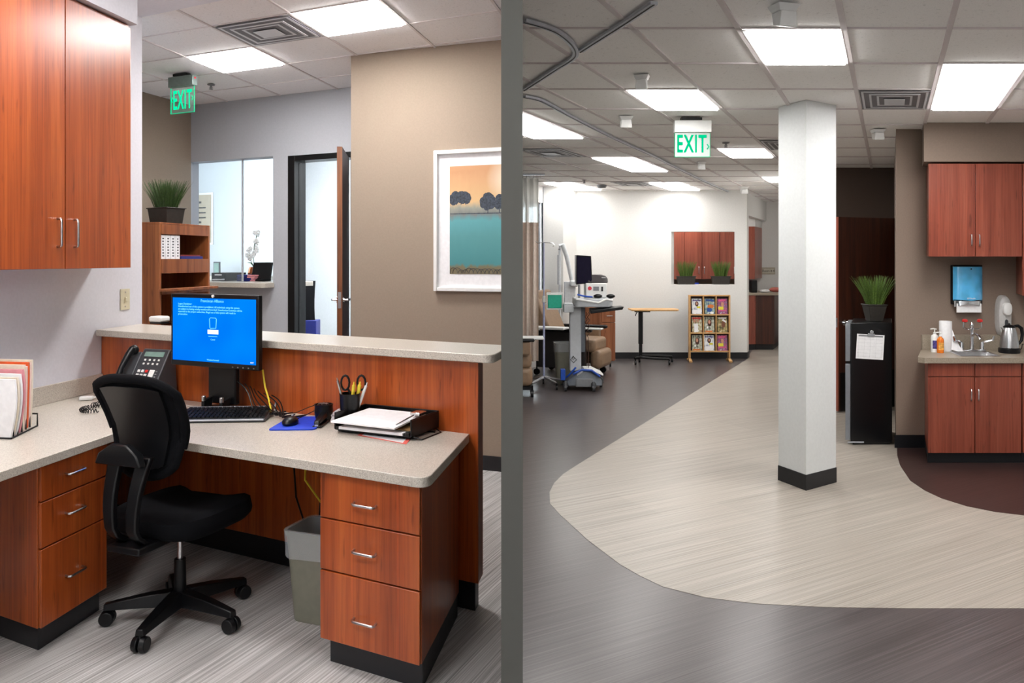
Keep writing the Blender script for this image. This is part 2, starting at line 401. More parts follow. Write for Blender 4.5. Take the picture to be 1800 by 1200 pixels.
# ================================================================= OFFICE
def pull(fr,u,z,half,mat,parent,horizontal=True,out=.032,r=.0048,v0=0.0):
    g=MB(); pts=[]
    seq=[(-half,0),(-half,-out*.75),(-half+.006,-out*.95),(-half+.014,-out),(half-.014,-out),(half-.006,-out*.95),(half,-out*.75),(half,0)]
    for s,o in seq:
        pts.append(fr(u+s,v0+o,z) if horizontal else fr(u,v0+o,z+s))
    g.tube(pts,r,8); return obj('handle',g,mat,parent)
def pedestal(fr,W,D,z0,z1,splits,hz,label,hmat=STEEL,kick=(.03,.05)):
    t=thing('drawer_pedestal',label,'drawer cabinet',fr(W/2,D/2,0))
    m=MB(); m.fbox(fr,0,W,.02,D,z0,z1); obj('body',m,CH_L,t,.002)
    zs=[z0]+splits+[z1-.004]
    for i in range(len(zs)-1):
        m=MB(); m.fbox(fr,.004,W-.004,0,.019,zs[i]+.003,zs[i+1]-.003); d=obj('drawer',m,CH_L,t,.0025)
        pull(fr,W*.47,hz[i],.052,STEEL,d)
    m=MB(); m.fbox(fr,kick[0],W-.006,kick[1],D,0,z0); obj('toe_kick',m,BLACKRUB,t,.004)
    return t
o=L(.086,-.727); fr=frame(o+Vector(A+(0,))*.478,(-A[0],-A[1]),B)
pedestal(fr,.478,.66,.109,.771,[.383,.586],[.225,.487,.668],'cherry three-drawer pedestal under the right end of the desk')
o=L(1.768,-1.225); fr=frame(o,B,A)
pedestal(fr,.416,.84,.109,.771,[.43,.619],[.272,.535,.70],'cherry three-drawer pedestal under the left side counter')
# side counter support further left + dark return
m=MB(); m.fbox(L,1.80,2.60,-2.9,-2.86,0,.771); obj('support_panel',m,CH_L,None,.002,label='cherry end panel holding up the side counter near the camera',cat='panel')
# worktop (L shaped) with backsplash
def rounded(pts,idx,r,n=6):
    out=[]
    for i,p in enumerate(pts):
        p=Vector(p)
        if i in idx:
            a=(Vector(pts[i-1])-p).normalized(); b=(Vector(pts[(i+1)%len(pts)])-p).normalized()
            for k in range(n+1):
                t=k/n; q=p+a*r*(1-t)**2+b*r*t**2; out.append(q)
        else: out.append(p)
    return out
wt=thing('desk_worktop','long L-shaped grey speckled worktop of the reception desk','desk',L(1.4,-.5,0)+Vector((0,0,ZD-.038)))
pl=[L(.046,-.004),L(.046,-.757),L(1.738,-.757),L(1.738,-3.0),L(LW-.003,-3.0),L(LW-.003,-.004)]
pl=rounded([p.to_2d() for p in pl],(1,),.07)
m=MB(); m.prism(pl,ZD-.038,ZD); obj('worktop',m,COUNTER,wt,.003)
m=MB(); m.fbox(L,LW-.023,LW-.002,-3.0,-.004,ZD+.0005,ZD+.10); obj('backsplash',m,COUNTER,wt,.002)
# reception counter
rc=thing('reception_counter','tall cherry reception counter with a grey transaction ledge','counter',L(1.3,.06,0))
m=MB(); m.fbox(L,0,LW-.003,0,.115,.135,ZC-.039); obj('panel',m,CH_L,rc,.003)
m=MB(); m.fbox(L,.02,LW-.003,.02,.10,0,.134); obj('toe_kick',m,BLACKRUB,rc,.004)
pl=rounded([p.to_2d() for p in (L(LW-.003,-.05),L(-.085,-.05),L(-.11,.36),L(LW-.003,.385))],(1,2),.055)
m=MB(); m.prism(pl,ZC-.038,ZC); obj('ledge',m,COUNTER,rc,.004)
# upper cabinet on left wall
t=thing('wall_cabinet','large cherry wall cabinet with two doors above the side counter','cabinet',L(2.45,-1.1,1.555))
zc0,zc1=1.556,2.95
m=MB(); m.fbox(L,2.32,LW-.003,-2.3,-.07,zc0,zc1); obj('body',m,CH_L,t,.002)
for k,(v0,v1) in enumerate(((-1.146,-.611),(-.605,-.07),(-1.69,-1.152))):
    m=MB(); m.fbox(L,2.30,2.319,v0,v1,zc0-.006,zc1-.02); d=obj('door',m,CH_L,t,.002)
    if k<2:
        vv=v1-.055 if k==0 else v0+.06
        ff=frame(L(2.30,0),B,A)
        pull(ff,vv,1.732,.07,STEEL,d,False,.036,.006)
# light switch plate
ff=frame(L(LW,0),B,A)
def lwv(px):   # v on the left wall for image column
    k=(px-CX)/F; p=L(LW,0); return (k*p.y-p.x)/(B[0]-k*B[1])
v0,v1=lwv(211),lwv(227); zz0,zz1=EYE-(545-HZ)*L(LW,v0).y/F,EYE-(508-HZ)*L(LW,v0).y/F
t=thing('light_switch','ivory switch plate on the pale wall below the cabinet','switch',L(LW-.004,(v0+v1)/2,zz0))
m=MB(); m.fbox(L,LW-.008,LW-.001,v0,v1,zz0,zz1); obj('plate',m,IVORY,t,.002)
zm=(zz0+zz1)/2
m=MB(); m.fbox(L,LW-.018,LW-.008,(v0+v1)/2-.008,(v0+v1)/2+.008,zm-.014,zm+.014); obj('toggle',m,IVORY,t,.003)
for s in(-1,1):
    m=MB(); m.fbox(L,LW-.010,LW-.008,(v0+v1)/2-.004,(v0+v1)/2+.004,zm+s*.045-.004,zm+s*.045+.004); obj('screw',m,STEEL,t)

# --- office chair
def office_chair(M,label):
    t=thing('office_chair',label,'chair',M)
    m=MB(M)
    # base hub + spokes
    m.cyl((0,0,.065),(0,0,.13),.045,.035,20); hub=obj('hub',m,BLACKP,t)
    for k in range(5):
        a=math.radians(CHA+72*k)-CHR; d=Vector((math.cos(a),math.sin(a),0)); s=Vector((-d.y,d.x,0))
        m=MB(M); rings=[]
        for f,w,zt,zb in ((.03,.036,.135,.070),(.15,.031,.122,.072),(.25,.025,.106,.070),(.312,.020,.095,.068)):
            rings.append([d*f+s*w+Vector((0,0,zb)),d*f+s*w*.75+Vector((0,0,zt)),d*f-s*w*.75+Vector((0,0,zt)),d*f-s*w+Vector((0,0,zb))])
        m.loft(rings); sp=obj('spoke',m,BLACKP,t,.004)
        m=MB(M); c=d*.30
        m.cyl(c+Vector((0,0,.05)),c+Vector((0,0,.088)),.011,.011,10)
        for sd in(-1,1):
            m.cyl(c+s*(.005*sd)+Vector((0,0,.033)),c+s*(.029*sd)+Vector((0,0,.033)),.033,.030,18)
        obj('caster',m,BLACKP,t,.003)
    m=MB(M); m.cyl((0,0,.13),(0,0,.27),.026,.024,20); obj('gas_sleeve',m,BLACKP,t)
    m=MB(M); m.cyl((0,0,.27),(0,0,.40),.0115,.0115,16); obj('gas_piston',m,STEEL,t,label='bright steel gas piston')
    m=MB(M); m.box(-.10,.10,-.13,.12,.395,.425); obj('tilt_mechanism',m,BLACKP,t,.012)
    # seat: rounded cushion
    m=MB(M); rings=[]
    n=32
    for z,s_ in ((.420,.80),(.426,.92),(.445,.985),(.475,1.0),(.498,.97),(.512,.88),(.517,.6),(.513,.2)):
        r=[]
        for j in range(n):
            a=2*PI*j/n; c,s=math.cos(a),math.sin(a)
            ex=.5
            x=.25*math.copysign(abs(c)**ex,c)*s_; y=.245*math.copysign(abs(s)**ex,s)*s_
            r.append((x,y+.02,z+(.012 if abs(x)>.18 and z>.49 else 0)-(.02 if y>.2 and z>.47 else 0)))
        rings.append(r)
    m.loft(rings); obj('seat',m,BLACKF,t)
    # backrest: curved shell wrapped around the sitter
    def bsurf(u,w,off):
        # u -1..1 across, w 0..1 up
        half=.212*(1-.30*(1-w)**1.6)*(1.0 if w<.95 else 1-.12*((w-.95)/.05)**2)
        x=u*half; y=-.235+.34*x*x*2.2-.10*(w-.15)**1 *.9+.05*math.sin(w*PI)
        z=.69+.42*w
        z+= -.035*abs(u)**3*(w>.5) +.05*abs(u)**3*(w<.3)
        return Vector((x,y-off,z))
    nu,nw=17,14
    m=MB(M)
    def grid(off): return [[bsurf(-1+2*i/(nu-1),j/(nw-1),off) for i in range(nu)] for j in range(nw)]
    gf,gbk=grid(-.028),grid(.0)
    F1=[[m.v(p) for p in r] for r in gf]; F2=[[m.v(p) for p in r] for r in gbk]
    for G_ in(F1,F2):
        for j in range(nw-1):
            for i in range(nu-1): m.bm.faces.new((G_[j][i],G_[j][i+1],G_[j+1][i+1],G_[j+1][i]))
    bd=[(0,i) for i in range(nu)]+[(j,nu-1) for j in range(1,nw)]+[(nw-1,i) for i in range(nu-2,-1,-1)]+[(j,0) for j in range(nw-2,0,-1)]
    for a,b in zip(bd,bd[1:]+bd[:1]): m.bm.faces.new((F1[a[0]][a[1]],F1[b[0]][b[1]],F2[b[0]][b[1]],F2[a[0]][a[1]]))
    br=obj('backrest',m,BLACKF,t,0,sharp=60)
    m=MB(M); m.tube([bsurf(-1+2*i/(nu-1),j/(nw-1),-.013) for j,i in [(b[0],b[1]) for b in bd]],.019,10,True); obj('edge_roll',m,BLACKF,br)
    # plastic rear panel + forked spine
    m=MB(M); rings=[]
    G1=[[bsurf(-.74+1.48*i/8,.08+.84*j/8,.003) for i in range(9)] for j in range(9)]
    G2=[[bsurf(-.74+1.48*i/8,.08+.84*j/8,.016) for i in range(9)] for j in range(9)]
    a1=[[m.v(p) for p in r] for r in G1]; a2=[[m.v(p) for p in r] for r in G2]
    for G_ in(a1,a2):
        for j in range(8):
            for i in range(8): m.bm.faces.new((G_[j][i],G_[j][i+1],G_[j+1][i+1],G_[j+1][i]))
    bd2=[(0,i) for i in range(9)]+[(j,8) for j in range(1,9)]+[(8,i) for i in range(7,-1,-1)]+[(j,0) for j in range(7,0,-1)]
    for a,b in zip(bd2,bd2[1:]+bd2[:1]): m.bm.faces.new((a1[a[0]][a[1]],a1[b[0]][b[1]],a2[b[0]][b[1]],a2[a[0]][a[1]]))
    obj('rear_panel',m,BLACKP,br,0,sharp=60)
    m=MB(M)
    for sx in(-1,1):
        rings=[]
        for k in range(11):
            f=k/10; z=.43+.36*f
            x=sx*(.052+.022*f); y=-.315-.03*math.sin(f*PI)+.045*f
            if f<.15: y=-.26-.45*f
            w=.022+.012*f; tk=.014
            rings.append([(x-w,y-tk,z),(x+w,y-tk,z),(x+w,y+tk,z),(x-w,y+tk,z)])
        m.loft(rings)
    m.loft([[(-.12,-.35,.765),(.12,-.35,.765),(.12,-.315,.765),(-.12,-.315,.765)],[(-.10,-.35,.81),(.10,-.35,.81),(.10,-.31,.81),(-.10,-.31,.81)],[(-.04,-.345,.85),(.04,-.345,.85),(.04,-.315,.85),(-.04,-.315,.85)]])
    m.box(-.085,.085,-.32,-.05,.398,.428)
    obj('spine',m,BLACKP,t,.006)
CHR=math.radians(-20); CHA=-97
office_chair(place(-1.475,3.54,0,CHR),'black swivel office chair with curved back at the desk corner')

# --- monitor
Ad=-Vector(A+(0,)); Bd=Vector(B+(0,))
mdir=Vector((.905,-.425,0)).normalized(); mn=Vector((-mdir.y,mdir.x,0))  # away
pc=at(375,583,4.13); 
M=basis((pc.x,pc.y,0),mdir,mn)     # x right, y away, z up
hw=.305; zt=EYE-(517-HZ)*4.13/F; zb=EYE-(646-HZ)*4.13/F
t=thing('computer_monitor','black widescreen monitor with a blue logon screen on the desk','monitor',M@Matrix.Translation((0,0,ZD)))
m=MB(M); m.box(-hw,hw,0,.03,zb,zt); cs=obj('case',m,BLACKP,t,.006)
m=MB(M); m.box(-hw+.017,hw-.017,-.002,.001,zb+.028,zt-.022); obj('screen',m,SCREEN_BLUE,t)
m=MB(M); m.box(-hw+.05,hw-.05,.03,.055,zb+.05,zt-.05); obj('rear_housing',m,BLACKP,t,.01)
m=MB(M); m.box(-.095,.095,.056,.09,ZD+.03,zb+.12); obj('stand_column',m,BLACKP,t,.008)
m=MB(M); pl=rounded([Vector(p) for p in((-.13,-.07),(.13,-.07),(.09,.115),(-.09,.115))],(0,1,2,3),.03)
m.prism([(p.x,p.y) for p in pl],ZD+.001,ZD+.016); st=obj('stand_base',m,BLACKP,t,.003)
for s in(-1,1):
    m=MB(M); m.cyl((s*.062,-.005,ZD+.05),(s*.062,-.005,ZD+.078),.011,.011,12); obj('hinge_cap',m,STEEL,t,.003,label='bright silver hinge cap')
    m=MB(M); m.loft([[(s*.062-.012,-.012,ZD+.016),(s*.062+.012,-.012,ZD+.016),(s*.062+.012,.04,ZD+.016),(s*.062-.012,.04,ZD+.016)],[(s*.062-.01,-.012,ZD+.055),(s*.062+.01,-.012,ZD+.055),(s*.062+.01,.05,ZD+.07),(s*.062-.01,.05,ZD+.07)]]); obj('hinge_arm',m,BLACKP,t,.003)
m=MB(M); m.cyl((0,-.006,zt-.010),(0,.0,zt-.010),.008,.008,14); obj('webcam_dot',m,WHITEP,t,label='small round white sticker above the screen')
def SM(x,z): return M@Matrix.Translation((x,-.0035,z))@Matrix.Rotation(PI/2,4,'X')
text('screen_title','Franciscan Alliance',.021,SM(-.005,zt-.042),SCRTXT,t,.0004)
sl=['Logon Disclaimer:','Unauthorized use of this system is prohibited. All individuals using this system','are subject to having activity monitored/recorded. Unauthorized activities will be','reported to the proper authorities. Illegal use of this system will result in','prosecution.']
text('screen_notice','\n'.join(sl),.0136,SM(-hw+.058,zt-.058),SCRTXT,t,.0004,'LEFT')
m=MB(M)
m.tube([(-.021,-.003,zb+.205),(-.024,-.003,zb+.252),(-.018,-.003,zb+.258),(.018,-.003,zb+.258),(.024,-.003,zb+.252),(.021,-.003,zb+.205),(-.018,-.003,zb+.203)],.0016,6)
obj('screen_icon',m,SCRTXT,t)
m=MB(M); m.tube([(-.03,-.003,zb+.162),(.03,-.003,zb+.162)],.0015,6); obj('screen_line',m,SCRTXT,t)
m=MB(M); m.box(-.037,.037,-.0035,-.002,zb+.174,zb+.196); obj('screen_field',m,SCRWHITE,t)
text('screen_caption','Cancel',.011,SM(0,zb+.142),SCRTXT,t,.0003)
text('screen_logo','WindowsTerminal',.011,SM(0,zb+.036),SCRTXT,t,.0003)
text('screen_clock','NYT',.011,SM(hw-.04,zb+.036),SCRWHITE,t,.0003)
for i in range(5):
    m=MB(M); m.box(.13+i*.035,.137+i*.035,-.002,0,zb+.008,zb+.013); obj('button',m,MIDP,t)
# --- keyboard
kf=on(465,742,ZD); kdir=Vector((1,.07,0)).normalized(); kn=Vector((.06,1,0)).normalized()
M=basis((kf.x,kf.y,ZD),kdir,kn)
t=thing('keyboard','black keyboard with a silver front edge lying before the monitor','keyboard',M)
m=MB(M); m.hexa([(-.42,0,.001),(0,0,.001),(0,.20,.001),(-.42,.20,.001),(-.42,0,.014),(0,0,.014),(0,.20,.042),(-.42,.20,.042)]); obj('case',m,DARKP,t,.004)
m=MB(M); m.box(-.415,-.005,-.004,.006,.010,.0165); obj('front_strip',m,ALU,t,.001,label='silver front strip')
m=MB(M)
def kz(y): return .0145+y*.14
for r in range(6):
    y0=.022+r*.026; x=-.41
    while x<-.012:
        gapskip = (-.135<x<-.125) or (-.052<x<-.045)
        w=.018
        if not gapskip:
            m.hexa([(x,y0,kz(y0)),(x+w,y0,kz(y0)),(x+w,y0+.021,kz(y0+.021)),(x,y0+.021,kz(y0+.021)),(x+.002,y0+.002,kz(y0)+.009),(x+w-.002,y0+.002,kz(y0)+.009),(x+w-.002,y0+.018,kz(y0+.021)+.009),(x+.002,y0+.018,kz(y0+.021)+.009)])
        x+=.0205
obj('keys',m,BLACKP,t,0)
m=MB(M); m.hexa([(-.41,.183,.0405),(-.01,.183,.0405),(-.01,.198,.0425),(-.41,.198,.0425),(-.41,.183,.043),(-.01,.183,.043),(-.01,.198,.045),(-.41,.198,.045)]); obj('top_strip',m,MIDP,t)
# --- mouse pad + mouse
c=[on(471,757,ZD),on(553,756,ZD)]; pd=(c[1]-c[0]).normalized(); pn=Vector((-pd.y+.12,pd.x,0)).normalized(); w=(c[1]-c[0]).length
pl=rounded([p.to_2d() for p in (c[0],c[1],c[1]+pn*.30,c[0]+pn*.30)],(0,1,2,3),.02)
m=MB(); m.prism(pl,ZD+.0005,ZD+.007); obj('mouse_pad',m,BLUE,None,.001,label='bright blue mouse pad on the worktop',cat='mouse pad')
mc=on(505,752,ZD); M=basis((mc.x,mc.y+.05,ZD+.007),(1,-.1,0),(.1,1,0))
t=thing('computer_mouse','glossy black mouse on the blue pad','mouse',M)
m=MB(M); m.ell((0,0,.012),(.036,.055,.026)); bmesh.ops.bisect_plane(m.bm,geom=m.bm.verts[:]+m.bm.edges[:]+m.bm.faces[:],plane_co=M@Vector((0,0,.001)),plane_no=(0,0,-1),clear_outer=True); obj('shell',m,BLACKP,t)
m=MB(M); m.cyl((-.004,.03,.034),(.004,.03,.034),.009,.009,12); obj('wheel',m,MIDP,t)
m=MB(M); m.tube([(0,.05,.01),(.03,.12,.02),(.09,.17,.05),(.07,.24,.06),(.0,.25,.035),(-.06,.22,.01),(-.2,.2,.008)],.0022,6); obj('cord',m,BLACKP,t)
# --- telephone
pp=at(236,640,4.34); M=basis((pp.x,pp.y,ZD),(.95,-.31,0),(.31,.95,0))
t=thing('desk_telephone','dark grey office desk phone with white keys beside the monitor','telephone',M)
def face(x,s,o=0):  # s up the sloped face 0..1
    return Vector((x,-.03+.15*s-o*.87,.045+.245*s+o*.5))
m=MB(M); 
m.loft([[face(x,0),face(x,1),(x,.16,.28),(x,.18,.001),(x,-.02,.001)] for x in(-.045,.135)]); bd=obj('body',m,DARKP,t,.006)
m=MB(M); m.loft([[face(x,0),face(x,.93),(x,.15,.24),(x,.17,.001),(x,-.02,.001)] for x in(-.125,-.047)]); obj('cradle',m,DARKP,t,.006)
m=MB(M); m.hexa([face(-.02,.83,.001),face(.11,.83,.001),face(.11,.93,.001),face(-.02,.93,.001),face(-.02,.83,.003),face(.11,.83,.003),face(.11,.93,.003),face(-.02,.93,.003)]); obj('display',m,LCD,t)
def key(x,s,w,h,mt=WHITEP,nm='key'):
    m=MB(M); m.hexa([face(x,s,.0),face(x+w,s,.0),face(x+w,s+h,.0),face(x,s+h,.0),face(x+.001,s+.003,.005),face(x+w-.001,s+.003,.005),face(x+w-.001,s+h-.003,.005),face(x+.001,s+h-.003,.005)]); obj(nm,m,mt,t,.001)
for r in range(2):
    for k in range(4): key(-.008+k*.031,.66+.08*r,.011,.04)
for r in range(5):
    for k in range(3): key(-.022+k*.026,.16+.085*r,.017,.055, RED if (r==4 and k==2) else WHITEP)
key(-.018,.07,.07,.05,nm='volume_bar')
key(.060,.12,.032,.44,nm='speed_dial_card')
for r in range(8): key(.100,.13+.055*r,.011,.025,MIDP,nm='line_key')
m=MB(M)
hp=[face(-.086,.12,.035),face(-.086,.22,.045),face(-.086,.5,.055),face(-.086,.8,.045),face(-.086,.93,.035)]
m.tube(hp,[.02,.019,.015,.019,.02],12); m.ell(face(-.086,.12,.022),(.026,.022,.026)); m.ell(face(-.086,.93,.022),(.027,.024,.027)); obj('handset',m,BLACKP,t)
m=MB(M); 
mm=[]
p0=Vector((-.09,-.02,.06)); p1=Vector((-.13,-.16,.018)); 
for k in range(81):
    f=k/80; c=p0.lerp(p1,f); c.z=.06*(1-f)**2*.6+.016; a=f*2*PI*12
    c+=Vector((math.cos(a)*.011,0,math.sin(a)*.011)); mm.append(c)
m.tube(mm,.0022,5); obj('coiled_cord',m,BLACKP,t)
m=MB(M); m.tube([(.13,.06,.06),(.17,.02,.035),(.26,.0,.02),(.42,-.02,.012),(.55,-.08,.006)],.0028,6); obj('line_cord',m,CORD,t)
# loop of coiled cord on the side counter
m=MB(); c0=on(182,722,ZD); mm=[]
for k in range(161):
    f=k/160; a=f*PI*1.7; c=c0+Vector((-.035+.075*math.cos(a)*.9,.08*math.sin(a),.014)); b=f*2*PI*26
    mm.append(c+Vector((math.cos(b)*.010*math.cos(a),math.cos(b)*.010*math.sin(a),math.sin(b)*.010)))
m.tube(mm,.0025,5); obj('coiled_cable',m,BLACKP,None,label='loop of black coiled phone cable on the side counter',cat='cable')
# white adapter with cable
t=thing('power_adapter','small white adapter with a tangled cord by the backsplash','adapter',on(160,700,ZD))
q=on(157,703,ZD); M=basis(q,(.95,.3,0),(-.3,.95,0))
m=MB(M); m.box(-.05,.02,-.02,.025,.002,.022); obj('case',m,WHITEP,t,.006)
m=MB(M); m.tube([(.02,0,.012),(.05,.03,.02),(.09,-.01,.012),(.07,-.03,.008),(.04,.02,.01),(.12,.01,.008)],.004,6); obj('cord',m,WHITEP,t)
# --- pen cup
q=at(615,720,3.76); M=basis((q.x,q.y,ZD),(1,0,0),(0,1,0))@Matrix.Diagonal((1.12,1.12,1.28,1))
t=thing('pen_cup','black mesh pen cup against the cherry panel','pen holder',M)
m=MB(M); m.lathe([(.036,.001),(.043,.118),(.0445,.12),(.0445,.123),(.040,.123),(.034,.006)],n=24); obj('cup',m,BLACKP,t)
def pen(x,y,dx,dy,ln,mt,label,cat='pen',r=.005):
    m=MB(M); b=Vector((x,y,.03)); e=b+Vector((dx,dy,1)).normalized()*ln
    m.cyl(b,e,r,r,10); m.cyl(e,e+(e-b).normalized()*.012,r*.6,r*.3,8); return obj(cat.replace(' ','_'),m,mt,None,label=label,cat=cat)
pen(-.010,0,-.30,.0,.145,STEEL,'silver capped pen leaning left in the mesh pen cup')
pen(.006,-.01,.10,0,.125,YELLOW,'yellow pencil in the mesh pen cup, nearest its middle','pencil',.007)
pen(.018,0,.18,.05,.125,YELLOW,'yellow highlighter behind the pencils in the mesh pen cup','highlighter',.008)
pen(.016,.012,.42,.0,.13,WHITEP,'white marker leaning right in the mesh pen cup','marker',.0065)
t=thing('scissors','black-handled scissors standing loops up in the pen cup','scissors',M@Matrix.Translation((0,.01,.02)))
for sx in(-1,1):
    m=MB(M); cx=.012+sx*.030; pts=[(cx+.016*math.cos(a*PI/6)*1.1+sx*.004,.012,.160+.027*math.sin(a*PI/6)) for a in range(12)]
    m.tube(pts,.0045,8,True); m.tube([(cx-sx*.006,.012,.138),(.012,.012,.105)],.005,8); obj('handle_loop',m,BLACKP,t)
    m=MB(M); m.loft([[(.012+sx*.004,.010,.105),(.012-sx*.008,.010,.105),(.012-sx*.008,.013,.105),(.012+sx*.004,.013,.105)],[(.012,.010,.02),(.012-sx*.001,.010,.02),(.012-sx*.001,.013,.02),(.012,.013,.02)]]); obj('blade',m,STEEL,t)
# --- black clip holder
q=at(569,735,3.88); M=basis((q.x,q.y,ZD),(1,0,0),(0,1,0))
t=thing('clip_holder','round glossy black clip holder between pad and pen cup','desk organizer',M)
m=MB(M); m.lathe([(.030,.001),(.040,.02),(.045,.05),(.043,.075),(.046,.085),(.040,.085),(.036,.06)],n=20); obj('bowl',m,BLACKP,t)
m=MB(M)
for k in range(14):
    a=random.random()*6.28; r=.024*random.random(); m.tube([(r*math.cos(a)-.012,r*math.sin(a),.084),(r*math.cos(a),r*math.sin(a)+.01,.088),(r*math.cos(a)+.012,r*math.sin(a),.084)],.0016,5)
obj('paper_clips',m,STEEL,t,kind='stuff')
# --- stapler
a0=on(556,753,ZD); a1=on(583,733,ZD); d=(a1-a0).normalized(); M=basis(a0,d,(-d.y,d.x,0)); ln=.17
t=thing('stapler','black stapler lying between mouse pad and tray','stapler',M)
m=MB(M); m.box(0,ln,-.02,.02,.001,.012); obj('base',m,BLACKP,t,.004)
m=MB(M); m.hexa([(0.0,-.015,.018),(ln,-.017,.028),(ln,.017,.028),(0.0,.015,.018),(0.01,-.012,.035),(ln-.01,-.015,.062),(ln-.01,.015,.062),(.01,.012,.035)]); obj('arm',m,BLACKP,t,.005)
m=MB(M); m.box(.0,.02,-.008,.008,.010,.018); obj('anvil',m,STEEL,t)
# --- crumpled clear bag
q=on(596,748,ZD); m=MB(); m.ell((q.x,q.y+.02,ZD+.038),(.042,.04,.037),18,10)
for v in m.bm.verts:
    k=noise.noise(v.co*45)*.014+noise.noise(v.co*110)*.008; v.co.x+=k; v.co.y+=k; v.co.z=max(ZD+.001,v.co.z+k)
obj('plastic_bag',m,CLEARB,None,label='crumpled clear plastic bag left of the letter tray',cat='bag',sharp=15)
# --- letter tray
TF=Vector((-.80,3.63,ZD)); td=Vector((.906,-.42,0)).normalized(); M=basis(TF,td,(-td.y,td.x,0))
t=thing('letter_tray','black wire mesh letter tray heaped with papers','letter tray',M)
w,dp,h=.39,.235,.075
m=MB(M); m.box(0,w,0,dp,.014,.017); obj('bottom',m,BLACKP,t)
m=MB(M)
m.box(-.008,-.004,0,dp,.014,.014+h); m.box(w+.004,w+.008,0,dp,.014,.014+h); m.box(-.008,w+.008,dp,dp+.004,.014,.014+h); m.box(0,w,-.003,.0,.014,.030)
obj('mesh_sides',m,BLACKP,t)
m=MB(M); m.tube([(-.008,0,.017),(-.008,0,.014+h),(-.008,dp,.014+h),(w+.008,dp,.014+h),(w+.008,0,.014+h),(w+.008,0,.017)],.0035,8)
for yy in(.03,dp-.05): m.tube([(-.012,yy,.012),(-.012,yy,.003),(w*.5,yy,.003),(w+.02,yy,.003),(w+.02,yy,.012)],.0028,6)
m.tube([(w+.008,0.02,.012),(w+.045,.03,.003),(w+.045,dp-.04,.003),(w+.008,dp-.02,.012)],.0028,6)
obj('wire_frame',m,BLACKP,t)
def sheet(pts,th,mat,name,label,cat):
    m=MB(M); lo=[Vector(p) for p in pts]; m.loft([lo,[p+Vector((0,0,th)) for p in lo]]); return obj(name,m,mat,None,label=label,cat=cat)
sheet([(.02,-.01,.020),(w-.03,-.01,.020),(w-.03,dp-.03,.020),(.02,dp-.03,.020)],.012,PAPER,'paper_stack','low stack of paper at the bottom of the letter tray','paper')
sheet([(.01,.02,.036),(w-.01,.02,.036),(w-.01,dp-.01,.060),(.01,dp-.01,.060)],.004,plain('brown_clipboard',(120,90,50),.6),'clipboard','brown clipboard leaning inside the letter tray','clipboard')
sheet([(-.005,-.035,.052),(w-.055,-.035,.050),(w-.03,dp-.05,.078),(.05,dp-.05,.078)],.007,PAPER,'paper_pile','white printed pages on top in the letter tray','paper')
m=MB(M); m.tube([(w-.07,-.0,.062),(w-.05,.07,.082),(w-.035,.13,.098)],.004,6)
m.box(w-.06,w-.01,.10,.16,.088,.102); obj('bulldog_clip',m,CHROME,None,.004,label='shiny metal clip holding the top pages in the tray',cat='clip')
# form under tray
pl=[on(628,765,ZD),on(714,781,ZD),on(724,769,ZD),on(644,756,ZD)]
t=thing('printed_form','white form with a red border lying under the tray','paper',pl[0])
m=MB(); m.prism([p.to_2d() for p in pl],ZD+.0005,ZD+.0015); obj('sheet',m,plain('red_form_edge',(222,96,84),.7),t)
cc=sum((p for p in pl),Vector())/4
m=MB(); m.prism([(cc+(p-cc)*.84).to_2d() for p in pl],ZD+.0015,ZD+.002); obj('print_area',m,PAPER,t)
# yellow cable and white pucks
m=MB(); m.tube([at(462,650,4.1),at(466,680,4.05),at(472,700,4.02),at(477,722,3.99)+Vector((0,0,-.004))],.0045,8); obj('yellow_cable',m,YELLOW,None,label='yellow network cable dropping behind the monitor to the desk',cat='cable')
t=thing('cable_hub','low white cable hub with plugs right of the keyboard','hub',on(492,724,ZD))
q=on(494,722,ZD); M=basis(q,(1,-.2,0),(.2,1,0))
m=MB(M); m.lathe([(.03,.001),(.036,.008),(.03,.014),(.005,.015)],(.02,.02,0),18,1.2,.8); obj('puck',m,WHITEP,t)
m=MB(M); m.lathe([(.022,.001),(.026,.006),(.02,.011),(.005,.012)],(-.04,-.03,0),18,1.6,.8); obj('puck',m,WHITEP,t)
m=MB(M); m.cyl((-.03,-.01,.012),(-.028,0,.05),.006,.004,8); obj('plug',m,CHROME,t)
m=MB()
q=on(500,715,ZD)
for k in range(7):
    a0=Vector((q.x-.20+.03*k,4.10,ZD+.16-.012*k)); b0_=Vector((q.x-.06+.03*k,4.00-.02*k,ZD+.006)); c0_=b0_+Vector((.07+.02*(k%3),.05,.012))
    pts=[]
    for j in range(12):
        f=j/11; p_=a0.lerp(b0_,min(1,f*1.6)) if f<.62 else b0_.lerp(c0_,(f-.62)/.38); p_=p_+Vector((.012*math.sin(f*7+k),.01*math.cos(f*6+k),.03*math.sin(f*PI)*(1-f)))
        p_.z=max(p_.z,ZD+.005); pts.append(p_)
    m.tube(pts,.0032,6)
obj('cable_bundle',m,BLACKP,None,label='heap of black cables between monitor and mouse pad',cat='cable',kind='stuff')
m=MB(); m.tube([L(1.0,-.03,.60),L(.98,-.08,.5),L(.86,-.12,.42),L(.78,-.10,.5),L(.8,-.05,.68)],.005,8); obj('hanging_cable',m,YELLOW,None,label='yellow cable hanging in a loop under the desk',cat='cable')
m=MB(); m.tube([L(1.1,-.02,.7),L(1.05,-.06,.4),L(.93,-.1,.2),L(.9,-.06,.3),L(.88,-.02,.7)],.005,8); obj('power_cable',m,BLACKP,None,label='black power cord drooping under the desk',cat='cable')
